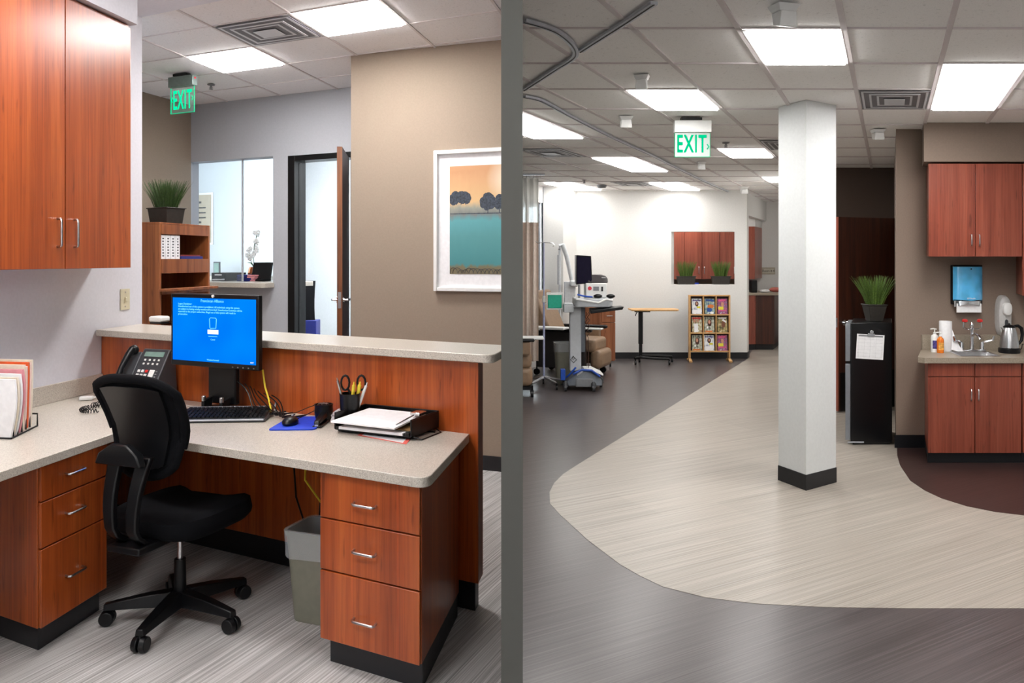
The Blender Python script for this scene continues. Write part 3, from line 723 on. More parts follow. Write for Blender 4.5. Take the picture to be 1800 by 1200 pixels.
# --- file sorter with folders
q0=on(20,772,ZD); q1=on(56,750,ZD)
Fd=(q1-q0); 
t=thing('file_sorter','black wire file sorter full of folders on the side counter','file sorter',q0)
m=MB()
left=Vector((-.98,.16,0))
m.tube([q0+Vector((0,0,.004)),q1+Vector((.02,.01,.004)),q1+Vector((.02,.01,.06)),q1+left*.3+Vector((0,0,.06)),q1+left*.3+Vector((0,0,.004)),q0+left*.3+Vector((0,0,.004)),q0+Vector((0,0,.004))],.004,8)
for k in range(5):
    c=q0+Fd*((k+.5)/5); m.tube([c+Vector((0,0,.004)),c+Vector((0,0,.07)),c+left*.3+Vector((0,0,.07)),c+left*.3+Vector((0,0,.004))],.003,6)
obj('wire_rack',m,BLACKP,t)
specs=[(0.0,.255,PAPER,'off-white file folder bulging at the front of the sorter'),(.12,.26,PAPER2,'cream file folder second from the front of the sorter'),(.26,.27,PAPER,'pale grey-white folder just in front of the pink one'),(.40,.285,PINK,'pink file folder standing in the sorter'),(.58,.30,PAPER2,'cream folder right behind the pink one'),(.68,.29,PINK2,'blush folder in the back half of the sorter'),(.78,.305,ORANGE,'folder with an orange top edge near the back of the sorter'),(.88,.30,PINK2,'blush folder behind the orange edged one'),(.97,.31,PAPER2,'cream folder at the very back of the sorter')]
for k,(f,h,mt,lb) in enumerate(specs):
    c=q0+Fd*f+Vector((-.005,0,.006)); rings=[]
    th=.012
    up=.008
    for j in range(7):
        g_=j/6; bow=.030*math.sin(g_*PI*.8)*(1 if k<4 else .4); off=Vector((bow,-.010*math.sin(g_*PI),0))
        a=c+off+Vector((0,0,h*g_)); rings.append([a,a+left*.29,a+left*.29+Vector((0,th,0)),a+Vector((0,th,0))])
    m=MB(); m.loft(rings); obj('file_folder',m,mt,None,label=lb,cat='folder',group='folders in the file sorter')
# --- bin under desk
def bin_(x,y,rz,w,d,h,label,mat=MIDGREY):
    M=place(x,y,0,rz); t=thing('waste_bin',label,'waste bin',M)
    def ring(s,z,r=.04):
        out=[]
        for cx,cy,a0 in((1,1,0),(-1,1,90),(-1,-1,180),(1,-1,270)):
            for k in range(5):
                a=math.radians(a0+k*22.5); out.append((cx*(w/2*s-r)+r*math.cos(a),cy*(d/2*s-r)+r*math.sin(a),z))
        return out
    m=MB(M); m.loft([ring(.80,0.001),ring(.82,.02),ring(1.0,h-.02),ring(1.04,h-.02),ring(1.05,h),ring(.99,h),ring(.97,h-.03),ring(.79,.02)]); obj('body',m,mat,t)
    m=MB(M); rr=[ring(1.035,h-.12),ring(1.05,h-.05),ring(1.07,h+.006),ring(.97,h+.006),ring(.9,h-.06),ring(.85,h-.2)]
    rr=[[(p[0]+.005*noise.noise(Vector(p)*40+Vector((i,0,0))),p[1]+.005*noise.noise(Vector(p)*40),p[2]+(.03*noise.noise(Vector((p[0]*14,p[1]*14,1))) if i==0 else 0)) for p in r] for i,r in enumerate(rr)]
    m.loft(rr,False); obj('liner',m,LINER,t,label='clear plastic liner folded over the rim')
    return t
bp=L(.735,-.36); bin_(bp.x,bp.y,-.35,.25,.22,.40,'grey waste bin with a clear liner under the desk')
# --- white device on ledge
q=on(277,569,ZC); M=basis(q,(1,-.4,0),(.4,1,0)); t=thing('card_reader','small white device on the ledge behind the monitor','device',M)
m=MB(M); m.box(-.05,.05,-.03,.06,.012,.05); obj('case',m,WHITEP,t,.012)
m=MB(M); m.box(-.04,.05,-.025,.05,.001,.012); obj('foot',m,BLACKP,t)

# --- bookcase beyond the counter
e=Vector((.13,.66,0)).normalized(); N0=Vector((-2.655,6.0,0)); bk=Vector((-e.y,e.x,0))
BF=frame(N0,e,bk); W_=.67; D_=.30
t=thing('bookcase','brown veneer bookcase with open shelves beyond the reception counter','bookcase',N0)
ztop=1.866
m=MB(); m.fbox(BF,0,.02,.0,D_,0,ztop-.001); obj('side_panel',m,OAKB,t,.001)
m=MB(); m.fbox(BF,W_-.02,W_,.0,D_,0,ztop-.001); obj('side_panel',m,OAKB,t,.001)
m=MB(); m.fbox(BF,.021,W_-.021,D_-.01,D_,0,ztop-.001); obj('back_panel',m,OAKB,t)
m=MB(); m.fbox(BF,0,W_,0,D_,ztop,ztop+.012); obj('top',m,OAKB,t,.001)
for z0,z1,zs in((1.79,ztop-.002,1.84),(1.49,1.60,1.58),(1.33,1.36,1.34),(1.0,1.06,1.05),(.6,.66,.65),(.05,.12,.11)):
    m=MB(); m.fbox(BF,.021,W_-.021,-.003,.016,z0,z1); obj('rail',m,OAKB,t,.001)
    m=MB(); m.fbox(BF,.021,W_-.021,.0165,D_-.011,zs,zs+.018); obj('shelf',m,OAKB,t)
m=MB(); m.fbox(BF,-.02,W_+.03,-.06,-.004,1.355,1.375); obj('ledge',m,OAKB,t,.002)
zs=1.599
for k in range(4):
    u0=.026+k*.062; t=thing('ring_binder',['white ring binder at the near end of the bookcase shelf','white ring binder second from the near end of the shelf','white ring binder third from the near end of the shelf','white ring binder beside the flat blue book'][k],'binder',BF(u0+.03,.1,zs),'white binders on the top shelf')
    m=MB(); m.fbox(BF,u0,u0+.058,.01,.24,zs,zs+.185); obj('cover',m,PAPER,t,.003)
    m=MB(); random.seed(k)
    for j in range(7): m.fbox(BF,u0+.022,u0+.034+.008*random.random(),.0085,.0099,zs+.02+.022*j,zs+.03+.022*j)
    obj('spine_text',m,DARKP,t)
m=MB(); m.fbox(BF,.30,.60,.02,.24,zs,zs+.022); obj('book',m,NAVY,None,.002,label='thick blue book lying flat on the bookcase shelf',cat='book')
m=MB(); m.fbox(BF,.31,.58,.03,.24,zs+.0225,zs+.034); obj('book',m,plain('maroon_cover',(130,40,40),.5),None,.002,label='thin red book lying on top of the blue one',cat='book')
# --- potted grass
def potted_grass(M,w,d,h,gh,n,label,taper=.8,spread=.55,seed=1,mat=GRASS,rad=None,potm=POT,grp=None):
    random.seed(seed); t=thing('potted_grass',label,'plant',M,grp)
    m=MB(M)
    def r(s,z): return [(-w/2*s,-d/2*s,z),(w/2*s,-d/2*s,z),(w/2*s,d/2*s,z),(-w/2*s,d/2*s,z)]
    m.loft([r(taper,.0005),r(.97,h*.93),r(1.05,h*.93),r(1.05,h),r(.96,h),r(.93,h*.85)]); obj('pot',m,potm,t,.003)
    m=MB(M); m.loft([r(.92,h*.84),r(.925,h*.88)]); obj('soil',m,SOIL,t)
    m=MB(M)
    for k in range(n):
        x=random.uniform(-1,1); y=random.uniform(-1,1); bx,by=x*w*.30,y*d*.30
        ln=gh*random.uniform(.72,1.04); lx=x*spread*ln+random.gauss(0,.04)*ln; ly=y*spread*ln*.8+random.gauss(0,.04)*ln
        bw=gh*.011+.0006; a=random.uniform(0,PI); dx,dy=math.cos(a)*bw,math.sin(a)*bw
        P=[]
        for j in range(4):
            f=j/3; q=Vector((bx+lx*f**1.3,by+ly*f**1.3,h*.86+ln*(f-.10*f*f*abs(lx/ln)))); ww=1-f*.75
            P.append((m.v(q+Vector((dx*ww,dy*ww,0))),m.v(q-Vector((dx*ww,dy*ww,0)))))
        for a_,b_ in zip(P,P[1:]): m.bm.faces.new((a_[0],a_[1],b_[1],b_[0]))
    obj('grass_blades',m,mat,t,normals=False)
    return t
q=Vector((-2.735,6.30,ztop+.0125)); potted_grass(basis(q,(.85,-.52,0),(.52,.85,0)),.25,.17,.125,.235,520,'potted grass in a dark box planter on top of the bookcase',.84,.42,3,GRASS2)
# --- exit sign (two)
def exit_sign(M,w,label,arrows,glow,let,hb=.345):
    t=thing('exit_sign',label,'exit sign',M)
    m=MB(M); m.box(-.09,.07,-.03,.03,-.022,-.0005); obj('mount',m,BLACKP,t,.002)
    m=MB(M); m.box(-w/2,w/2,-.028,.028,-.115,-.024); obj('housing',m,glow,t,.004)
    m=MB(M); m.box(-w/2+.006,w/2-.006,-.005,.005,-hb,-.116); obj('panel',m,(ACRYL if len(arrows)==2 else ACRYLW),t,.001,label='clear acrylic panel with green letters')
    m=MB(M)
    for x in(-w/2+.006,w/2-.009): m.box(x,x+.003,-.0056,.0056,-hb,-.12)
    m.box(-w/2+.006,w/2-.006,-.0056,.0056,-hb-.003,-hb); obj('panel_edge',m,EXITG,t)
    T=M@Matrix.Translation((.004 if len(arrows)==2 else -.008,-.007,-hb+.035))@Matrix.Rotation(PI/2,4,'X')
    text('letters','EXIT',(hb-.116)*1.03,T,let,t,.0012,'CENTER',.44*.229/(hb-.116),off=.0035)
    m=MB(M)
    for s in arrows:
        x=s*(w/2-.024); m.tube([(x-s*.007,-.007,-.205),(x+s*.007,-.007,-.225),(x-s*.007,-.007,-.245)],.004,6)
    obj('arrow',m,let,t)
    m=MB(M); m.cyl((w/2,0,-.05),(w/2+.004,0,-.05),.008,.008,10); obj('indicator',m,REDLED,t,label='red indicator lamp')
    return t
q=on(321,128,ZL); exit_sign(basis((q.x,q.y,ZL-.008),(.88,-.42,0),(.42,.88,0)),.30,'glowing green EXIT sign hung from the office ceiling',(-1,1),plain('sign_grey_metal',(120,134,130),.4,.5),EXITGD)
q=on(1217,205,ZR); exit_sign(basis((q.x,q.y,ZR-.008),(1,0,0),(0,1,0)),.286,'green EXIT sign hung from the clinic ceiling near the column',(1,),WHITEP,EXITG,.302)
# --- ceiling lights
def troffer(fr,u0,u1,v0,v1,z,lamp,label,grp,name='ceiling_light'):
    t=thing(name,label,'ceiling light',fr((u0+u1)/2,(v0+v1)/2,z-.02),grp)
    a=.03/(fr(1,0)-fr(0,0)).length; b=.03/(fr(0,1)-fr(0,0)).length
    m=MB(); 
    for q in((u0+a*.5,u0+a,v0+b*.5,v1-b*.5),(u1-a,u1-a*.5,v0+b*.5,v1-b*.5),(u0+a,u1-a,v0+b*.5,v0+b),(u0+a,u1-a,v1-b,v1-b*.5)): m.fbox(fr,*q,z-.012,z-.0085)
    obj('frame',m,WHITEP,t)
    m=MB(); m.fbox(fr,u0+a,u1-a,v0+b,v1-b,z-.021,z-.0085); obj('diffuser',m,lamp,t)
    return t
og='square ceiling lights of the office'
troffer(LG,0,1,0,1,ZL,LAMP_L,'ceiling light beside the air vent at the top of the office',og)
troffer(LG,-2,-1,1,2,ZL,LAMP_L,'ceiling light above the office EXIT sign',og)
for k,(i,j) in enumerate(((0,-4),(-3,-5),(-1,-7),(1,-8))):
    troffer(LG,i,i+1,j,j+1,ZL,LAMP_L,'added ceiling light brightening the front of the office, outside the picture',og)  # unseen fixtures put in to brighten the front floor and drawer fronts
GF=frame(GW(0,0),dW,nW)
troffer(GF,-1.0,-.4,.9,1.5,ZL,LAMP_I,'added ceiling light brightening the room behind the glass','added inner room lights','ceiling_light')  # unseen lamp added to light the room behind the glass
troffer(GF,.55,1.75,.75,1.35,ZL,LAMP_D,'added ceiling light brightening the room behind the open door','added inner room lights','ceiling_light')  # large unseen lamp added to whiten the room past the door
cg='flat ceiling lights of the clinic'
CLIP=DW+.002
for u0,u1,v0,v1,lb in ((1,2,0,1,'large ceiling light left of the column top'),(-1,0,2,3,'ceiling light directly above the clinic EXIT sign'),(3,4,1,3,'long ceiling light over the galley cabinets'),
    (-1,0,6,7,'small ceiling light right behind the clinic EXIT sign'),(-1,0,10,11,'farthest ceiling light beside the column'),(-4,-3,3,5,'ceiling light cut off by the grey divider'),
    (-4,-3,7,9,'ceiling light in the middle of the treatment bay ceiling'),(-7.5,-6.6,11.2,13,'ceiling light in the far corner by the curtain'),(-4.5,-3.5,11.2,13,'ceiling light in front of the white wall above the cabinets opening')):
    troffer(RG,u0,u1,v0,v1,ZR,(LAMP_B if u0<-3.5 and v0>6 else LAMP_R),lb,cg)
CLIP=None
for i,j in((2,-4),(5,-3),(7,-6),(8,-1),(4,-6)): troffer(RG,i,i+1,j,j+1,ZR,LAMP_R,'ceiling light above the front of the clinic, outside the picture',cg)
troffer(RG,-5.2,-4.2,14.6,15.9,ZR,LAMP_R,'added ceiling light brightening the alcove behind the white wall',cg)  # lamp put in so the station cabinets look lit
troffer(RG,0,1,14,15,ZR,LAMP_R,'added ceiling light brightening the corridor, hidden by the column',cg)  # lamp added to lift the dim corridor, kept out of sight
# --- vents
def vent(fr,u0,u1,v0,v1,z,label,grp=None,dark=VENTD):
    t=thing('air_vent',label,'air vent',fr((u0+u1)/2,(v0+v1)/2,z-.02),grp)
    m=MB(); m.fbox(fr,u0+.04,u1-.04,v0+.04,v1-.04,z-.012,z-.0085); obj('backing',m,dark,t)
    for k in range(4):
        s=.06+.10*k; m=MB(); w=.03; zz=z-.013-.004*(k%2)-.006*(k==3)
        a0,a1,b0,b1=u0+s,u1-s,v0+s,v1-s
        if k==3: m.fbox(fr,a0,a1,b0,b1,zz,zz+.004)
        else:
            m.fbox(fr,a0,a1,b0,b0+w,zz,zz+.004);m.fbox(fr,a0,a1,b1-w,b1,zz,zz+.004);m.fbox(fr,a0,a0+w,b0+w,b1-w,zz,zz+.004);m.fbox(fr,a1-w,a1,b0+w,b1-w,zz,zz+.004)
        obj('louvre',m,VENTM,t)
    return t
vent(LG,-1,0,0,1,ZL,'square air vent beside the brightest office light')
CLIP=DW+.002
vg='square air vents in the clinic ceiling'
vent(RG,2,3,2,3,ZR,'square air vent between column and galley light',vg)
vent(RG,0,1,5.2,6.2,ZR,'air vent just left of the column top',vg)
vent(RG,-5,-4,6,7,ZR,'air vent behind the curtain track at the divider',vg)
vent(RG,-5.5,-4.5,11,12,ZR,'air vent between the two far bay lights',vg)
CLIP=None
# --- sprinklers, detector, ceiling boxes
def sprinkler(px,py,z,label):
    q=on(px,py,z); M=Matrix.Translation((q.x,q.y,z-.009)); t=thing('sprinkler_head',label,'sprinkler',M)
    m=MB(M); m.lathe([(.035,0),(.032,-.006),(.008,-.012),(.008,-.03),(.004,-.04)],n=16); obj('escutcheon',m,VENTD,t)
    m=MB(M); m.lathe([(.018,-.042),(.018,-.045),(.003,-.046)],n=16); m.tube([(-.012,0,-.02),(-.014,0,-.035),(0,0,-.044)],.002,5); m.tube([(.012,0,-.02),(.014,0,-.035),(0,0,-.044)],.002,5); obj('deflector',m,VENTD,t)
sprinkler(371,147,ZL,'dark sprinkler head right of the office EXIT sign')
sprinkler(1276,249,ZR,'sprinkler head right of the clinic EXIT sign')
sprinkler(1027,315,ZR,'sprinkler head over the treatment bay')
q=on(1058,324,ZR); M=Matrix.Translation((q.x,q.y,ZR-.009)); m=MB(M); m.lathe([(.07,0),(.072,-.02),(.055,-.045),(.01,-.05)],n=24); obj('smoke_detector',m,MIDP,None,label='round grey smoke detector on the bay ceiling',cat='smoke detector')
def cbox(px,py,w,h,label,rz=0):
    q=on(px,py,ZR); M=place(q.x,q.y,ZR-.009,rz); t=thing('ceiling_speaker',label,'speaker',M,'white speaker boxes on the clinic ceiling')
    m=MB(M); m.loft([[(-w*.5,-w*.4,-.0005),(w*.5,-w*.4,-.0005),(w*.5,w*.4,-.0005),(-w*.5,w*.4,-.0005)],[(-w*.36,-w*.25,-h*.3),(w*.36,-w*.25,-h*.3),(w*.36,w*.3,-h*.3),(-w*.36,w*.3,-h*.3)]]); obj('bracket',m,WHITEP,t,.003)
    m=MB(M); m.loft([[(-w*.34,-w*.34,-h*.3-.001),(w*.34,-w*.34,-h*.3-.001),(w*.34,w*.34,-h*.3-.001),(-w*.34,w*.34,-h*.3-.001)],[(-w*.40,-w*.30,-h),(w*.40,-w*.30,-h),(w*.36,w*.2,-h*.85),(-w*.36,w*.2,-h*.85)]]); obj('housing',m,WHITEP,t,.004)
cbox(1378,6,.11,.10,'white speaker box above the large clinic light',.3)
cbox(1128,130,.09,.09,'white speaker box in front of the light over the EXIT sign',-.3)
cbox(1100,203,.11,.09,'white speaker box left of the clinic EXIT sign')
cbox(1233,283,.10,.09,'white speaker box below the clinic EXIT sign')
cbox(1543,226,.11,.09,'white speaker box between vent and galley soffit')
cbox(1308,327,.13,.11,'farthest white speaker box over the corridor')
# --- curtain tracks
def track(pts,label,z=ZR-.024):
    P=[on(x,y,ZR) for x,y in pts]
    Q=[]
    for i in range(len(P)-1):
        a=P[max(i-1,0)];b=P[i];c=P[i+1];d=P[min(i+2,len(P)-1)]
        for k in range(6):
            s=k/6; Q.append(.5*((2*b)+(c-a)*s+(2*a-5*b+4*c-d)*s*s+(3*b-a-3*c+d)*s**3))
    Q.append(P[-1])
    m=MB(); rings=[]
    for i,p in enumerate(Q):
        t_=(Q[min(i+1,len(Q)-1)]-Q[max(i-1,0)]).normalized(); n=Vector((-t_.y,t_.x,0))*.017
        rings.append([(p+n)+Vector((0,0,z-p.z)),(p-n)+Vector((0,0,z-p.z)),(p-n)+Vector((0,0,z+.014-p.z)),(p+n)+Vector((0,0,z+.014-p.z))])
    m.loft(rings)
    t=thing('curtain_track',label,'curtain track',Q[len(Q)//2],'curtain tracks on the clinic ceiling')
    obj('rail',m,ALU,t)
    m=MB(); rings=[[p+(q-p)*.0 for p,q in zip(r,r)] for r in rings]
    rr=[]
    for i,p in enumerate(Q):
        t_=(Q[min(i+1,len(Q)-1)]-Q[max(i-1,0)]).normalized(); n=Vector((-t_.y,t_.x,0))*.003
        rr.append([(p+n)+Vector((0,0,z-.003-p.z)),(p-n)+Vector((0,0,z-.003-p.z)),(p-n)+Vector((0,0,z-.0002-p.z)),(p+n)+Vector((0,0,z-.0002-p.z))])
    m.loft(rr); obj('slot',m,BLACKP,t)
track([(1150,-2),(1100,32),(1060,58),(1020,84)],'straight curtain track running to the top of the clinic picture')
track([(921,30),(950,38),(980,50),(1004,70),(1012,86),(1005,98),(980,114),(950,134),(921,153)],'curved curtain track nearest the grey divider')
track([(921,165),(945,170),(965,179),(1010,204),(1080,240),(1145,270),(1200,298),(1250,322),(1278,334),(1286,339),(1270,342.5),(1230,344)],'long curtain track sweeping to the far white wall')

# --- items behind the glass
sill=thing('window_counter','pale grey ledge below the glass in the grey wall','counter',GW((uw0+uw1)/2,0,1.31))
pl=rounded([p.to_2d() for p in (GW(uw0-.02,-.16),GW(uw1+.02,-.16),GW(uw1+.02,-.003),GW(uw0-.02,-.003))],(1,),.06)
m=MB(); m.prism(pl,1.311,1.36); obj('ledge',m,COUNTER,sill,.003)
m=MB(); m.fbox(GW,uw0+.001,uw1-.001,-.002,.62,1.311,1.36); obj('inner_ledge',m,COUNTER,sill,.003)
um=gwu(419)
m=MB(); m.fbox(GW,uw0+.002,um,.05,.058,1.361,2.638); setp(obj('window_1',m,GLASS,None),kind='structure')
m=MB(); m.fbox(GW,um,um+.012,.045,.063,1.361,2.638); setp(obj('trim_1',m,ALU,None),kind='structure')
# notice, photo frame, tray, laptop, orchid
def gpos(px,v):
    "point at depth v behind the grey wall's front face for an image column"
    o_=GW(0,v); k=(px-CX)/F; u=(k*o_.y-o_.x)/(dW.x-k*dW.y); return u
def gz(px,py,v): 
    p=GW(gpos(px,v),v); return EYE-(py-HZ)*p.y/F
vb=2.58
def gray_pt2(px,v): return gpos(px,v)
t=thing('wall_notice','tall beige notice in a white frame behind the glass','notice',GW(gpos(355,vb),vb,gz(355,430,vb)))
u0,u1=gpos(338,vb),gpos(374,vb); z0,z1=gz(372,430,vb),gz(372,338,vb)
m=MB(); m.fbox(GW,u0,u1,vb,vb+.015,z0,z1); obj('frame',m,WHITEP,t,.003)
m=MB(); m.fbox(GW,u0+.03,u1-.03,vb-.003,vb,z0+.03,z1-.03); obj('poster',m,WARMGREY,t)
m=MB()
for k in range(9): m.fbox(GW,gpos(348,vb),gpos(354 if k in(0,4) else 362,vb),vb-.005,vb-.0031,z1-.16-.075*k,z1-.14-.075*k+(.012 if k in(0,4) else 0))
obj('text_lines',m,DARKP,t)
# rear counter inside
m=MB(); m.fbox(GW,-2.7,gray_pt2(484,2.1)-.40,2.1,2.59,1.30,1.36); obj('rear_counter',m,COUNTER,None,.003,label='grey shelf along the far wall behind the glass',cat='counter')
t=thing('black_monitor','black monitor seen from behind on the ledge behind the glass','monitor',GW(gpos(460,.35),.35,1.36))
ua,ub=gpos(447,.35),gpos(473,.35); zt=gz(460,461,.35)
p=[GW(ua,.30,1.385),GW(ub,.36,1.385),GW(ub-.02,.42,zt),GW(ua-.02,.36,zt)]; q=[x+Vector((.005,.03,0)) for x in p]
m=MB(); m.hexa([p[0],p[1],q[1],q[0],p[3],p[2],q[2],q[3]]); obj('case',m,BLACKP,t,.004)
m=MB(); m.fbox(GW,(ua+ub)/2-.05,(ua+ub)/2+.05,.30,.44,1.361,1.384); obj('foot',m,BLACKP,t,.003)
# orchid
q=GW(gpos(447,.50),.50,1.361); M=Matrix.Translation(q); t=thing('potted_orchid','white orchid in a copper vase behind the glass','plant',M)
sc=8.4/F
m=MB(M); m.lathe([(.035,0),(.06,.03),(.07,.08),(.06,.13),(.05,.15),(.045,.15),(.05,.12)],n=20); obj('vase',m,COPPER,t)
m=MB(M); m.tube([(0,0,.12),(-.01,0,.25),(.0,0,.38),(.03,0,.52)],.004,6); m.tube([(0,0,.12),(-.05,0,.25),(-.06,0,.34)],.004,6); obj('stem',m,LEAF,t)
m=MB(M)
for k in range(5):
    a=k*1.3; m.loft([[(0,0,.14),(.001,0.001,.14),(.001,0,.141)],[(.04*math.cos(a)+.01,.03*math.sin(a),.19),(.04*math.cos(a)-.01,.03*math.sin(a)+.01,.19),(.04*math.cos(a),.03*math.sin(a),.20)],[(.09*math.cos(a),.06*math.sin(a),.20),(.09*math.cos(a)+.002,.06*math.sin(a),.20),(.09*math.cos(a),.06*math.sin(a)+.002,.202)]])
obj('leaves',m,LEAF,t)
m=MB(M); random.seed(5)
for k in range(26):
    f=random.random()
    if k<17: c=Vector((-.005+.04*f+random.gauss(0,.018),random.gauss(0,.015),.27+.27*f))
    else: c=Vector((-.055+random.gauss(0,.014),random.gauss(0,.01),.24+.12*f))
    for j in range(5):
        a=2*PI*j/5+k; r=.016; e1=c+Vector((math.cos(a)*r,-.004,math.sin(a)*r)); 
        m.ell(e1,(.011,.003,.011),8,4)
obj('blossoms',m,PETAL,t)
# tray, papers, photo frame
t=thing('desk_tray','black paper tray on the ledge left behind the glass','tray',GW(gpos(395,.3),.3,1.361))
ua,ub=gpos(384,.3),gpos(408,.3)
m=MB(); m.fbox(GW,ua,ub,.2,.5,1.3612,1.37); m.fbox(GW,ua,ub,.5,.51,1.3612,1.45); m.fbox(GW,ua,ua+.01,.2,.5,1.3612,1.45); m.fbox(GW,ub-.01,ub,.2,.5,1.3612,1.45); obj('tray',m,BLACKP,t,.002)
m=MB(); m.fbox(GW,ua+.05,ub-.05,.198,.2,1.42,1.435); m.fbox(GW,ua+.02,ub-.1,.19,.4,1.371,1.38); obj('label_strip',m,PAPER,t)
for px,w,mt,lb in((425,.10,NAVY,'navy folder stack on the ledge behind the glass'),(436,.05,PINK,'pink folder stack beside the black monitor')):
    uu=gpos(px,.25); m=MB(); 
    for k in range(4):
        a=.1*k-.15; c=GW(uu+.01*k,.27,1.361+.018*k); ee=Vector((math.cos(a-.4),math.sin(a-.4),0)); nn=Vector((-ee.y,ee.x,0))
        m.hexa([c-ee*w,c+ee*w,c+ee*w+nn*.2,c-ee*w+nn*.2,c-ee*w+Vector((0,0,.014)),c+ee*w+Vector((0,0,.014)),c+ee*w+nn*.2+Vector((0,0,.014)),c-ee*w+nn*.2+Vector((0,0,.014))])
    obj('folder_stack',m,mt,None,label=lb,cat='folder')
t=thing('photo_frame','small dark photo frame on the shelf behind the glass','photo frame',GW(gpos(381,2.2),2.2,1.361))
ua,ub=gpos(375,2.2),gpos(386,2.2)
m=MB(); m.fbox(GW,ua,ub,2.2,2.22,1.361,gz(381,460,2.2)); obj('frame',m,DARKP,t,.004)
m=MB(); m.fbox(GW,ua+.015,ub-.015,2.197,2.1995,1.376,gz(381,462,2.2)); obj('picture',m,LCD,t)
# --- door with black frame
m=MB(); m.fbox(GW,ud0-.09,ud0-.005,-.015,T+.015,0,2.63); m.fbox(GW,ud1+.005,ud1+.05,-.015,T+.015,0,2.63); m.fbox(GW,ud0-.005,ud1+.005,-.015,T+.015,2.575,2.63)
m.fbox(GW,ud0-.02,ud0,.05,.09,0,2.56)
setp(obj('trim_2',m,BLACKP,None,.002),kind='structure')
hn=GW(ud1-.03,-.02); fe=Vector((at(597,500,6.85).x,6.85,0)); dd=(fe-hn).normalized(); ln=(fe-hn).length; nd=Vector((-dd.y,dd.x,0))
DF=frame(hn,dd,nd)
door=thing('door_1',None,None,hn,kind='structure')
m=MB(); m.fbox(DF,0,ln-.003,-.022,.022,.01,2.565); obj('leaf',m,DOORW,door,.001)
m=MB(); m.fbox(DF,ln-.003,ln+.002,-.0225,.0225,.01,2.566); obj('edge_band',m,DOORO,door)
zl=EYE-(527-HZ)*6.9/F
for s in(-1,1):
    m=MB(); m.cyl(DF(ln-.07,s*.022,zl),DF(ln-.07,s*.035,zl),.028,.028,18); m.cyl(DF(ln-.07,s*.035,zl),DF(ln-.07,s*.065,zl),.012,.011,12); m.tube([DF(ln-.07,s*.062,zl),DF(ln-.09,s*.072,zl),DF(ln-.17,s*.072,zl)],.010,10); obj('door_handle',m,CHROME,door)
m=MB(); m.fbox(DF,ln+.002,ln+.005,-.013,.013,zl-.07,zl+.07); obj('latch_plate',m,STEEL,door)
# chair and box in room behind door
def side_chair(M,label):
    t=thing('guest_chair',label,'chair',M)
    m=MB(M); m.box(-.22,.22,-.22,.22,.42,.48); obj('seat',m,BLACKF,t,.02)
    m=MB(M); rings=[]
    for j in range(8):
        f=j/7; z=.50+.62*f; hw_=.22-.03*math.sin(f*PI); y=.2+.10*f+.03*f*f
        rings.append([(-hw_,y,z),(0,y+.04,z),(hw_,y,z),(hw_,y+.03,z),(0,y+.07,z),(-hw_,y+.03,z)])
    m.loft(rings); obj('backrest',m,BLACKF,t)
    for sx in(-1,1):
        for sy in(-1,1):
            m=MB(M); m.tube([(sx*.19,sy*.19,.42),(sx*.22,sy*.22,.001)],.014,8); obj('leg',m,BLACKP,t)
q=Vector((at(534,600,8.95).x,8.95,0)); side_chair(place(q.x,q.y,0,.5)@Matrix.Diagonal((1,1,1.2,1)),'black chair standing in the room behind the open door')
q=at(549,575,9.3); m=MB(); m.box(q.x-.07,q.x+.07,9.2,9.4,0.001,EYE-(562-HZ)*9.3/F); obj('storage_box',m,NAVY,None,.006,label='dark blue box on the floor behind the black chair',cat='box')
# --- framed picture
def bwu(px):
    k=(px-CX)/F; return (k*b0.y-b0.x)/(db.x-k*db.y)
u0=bwu(766); Yp=BW(u0,0).y; z1=EYE+(HZ-266)*Yp/F; z0=EYE-(511-HZ)*Yp/F; u1=BWl-.004
t=thing('framed_picture','landscape painting in a white frame on the taupe wall','picture',BW((u0+u1)/2,-.02,z0))
m=MB(); fw=.030
for q in((u0,u0+fw,z0,z1),(u1-fw*.6,u1,z0,z1),(u0+fw,u1-fw*.6,z0,z0+fw),(u0+fw,u1-fw*.6,z1-fw,z1)): m.fbox(BW,q[0],q[1],-.045,-.002,q[2],q[3])
obj('frame',m,WHITEP,t,.004)
m=MB(); m.fbox(BW,u0+fw,u1-fw*.6,-.012,-.004,z0+fw,z1-fw); obj('mat_board',m,PAPER,t)
def art_mat():
    m,nt,b,o=nodes('painted_meadow'); 
    tc=nt.nodes.new('ShaderNodeTexCoord'); sp=nt.nodes.new('ShaderNodeSeparateXYZ'); nt.links.new(tc.outputs['Generated'],sp.inputs[0])
    f=noi(nt,tc.outputs['Generated'],7,4); 
    ad=nt.nodes.new('ShaderNodeMath'); ad.operation='MULTIPLY_ADD'; nt.links.new(f,ad.inputs[0]); ad.inputs[1].default_value=.10; nt.links.new(sp.outputs['Z'],ad.inputs[2])
    c=ramp(nt,ad.outputs[0],[(.03,s2l((118,108,84))),(.11,s2l((120,112,84))),(.14,s2l((70,138,142))),(.40,s2l((84,148,150))),(.54,s2l((92,160,166))),(.60,s2l((120,124,122))),(.66,s2l((150,152,140))),(.72,s2l((216,180,130))),(.90,s2l((206,160,116))),(1.0,s2l((196,146,104)))])
    g=nt.nodes.new('ShaderNodeTexGradient'); g.gradient_type='SPHERICAL'; mp=nt.nodes.new('ShaderNodeMapping'); mp.inputs['Location'].default_value=(-2.6,0,-3.8); mp.inputs['Scale'].default_value=(2.4,0,4.4)
    nt.links.new(tc.outputs['Generated'],mp.inputs[0]); nt.links.new(mp.outputs[0],g.inputs[0])
    x=mixc(nt,c,s2l((232,224,202)),g.outputs['Fac']); nt.links.new(x,b.inputs['Base Color']); b.inputs['Roughness'].default_value=.6; return m
ART=art_mat()
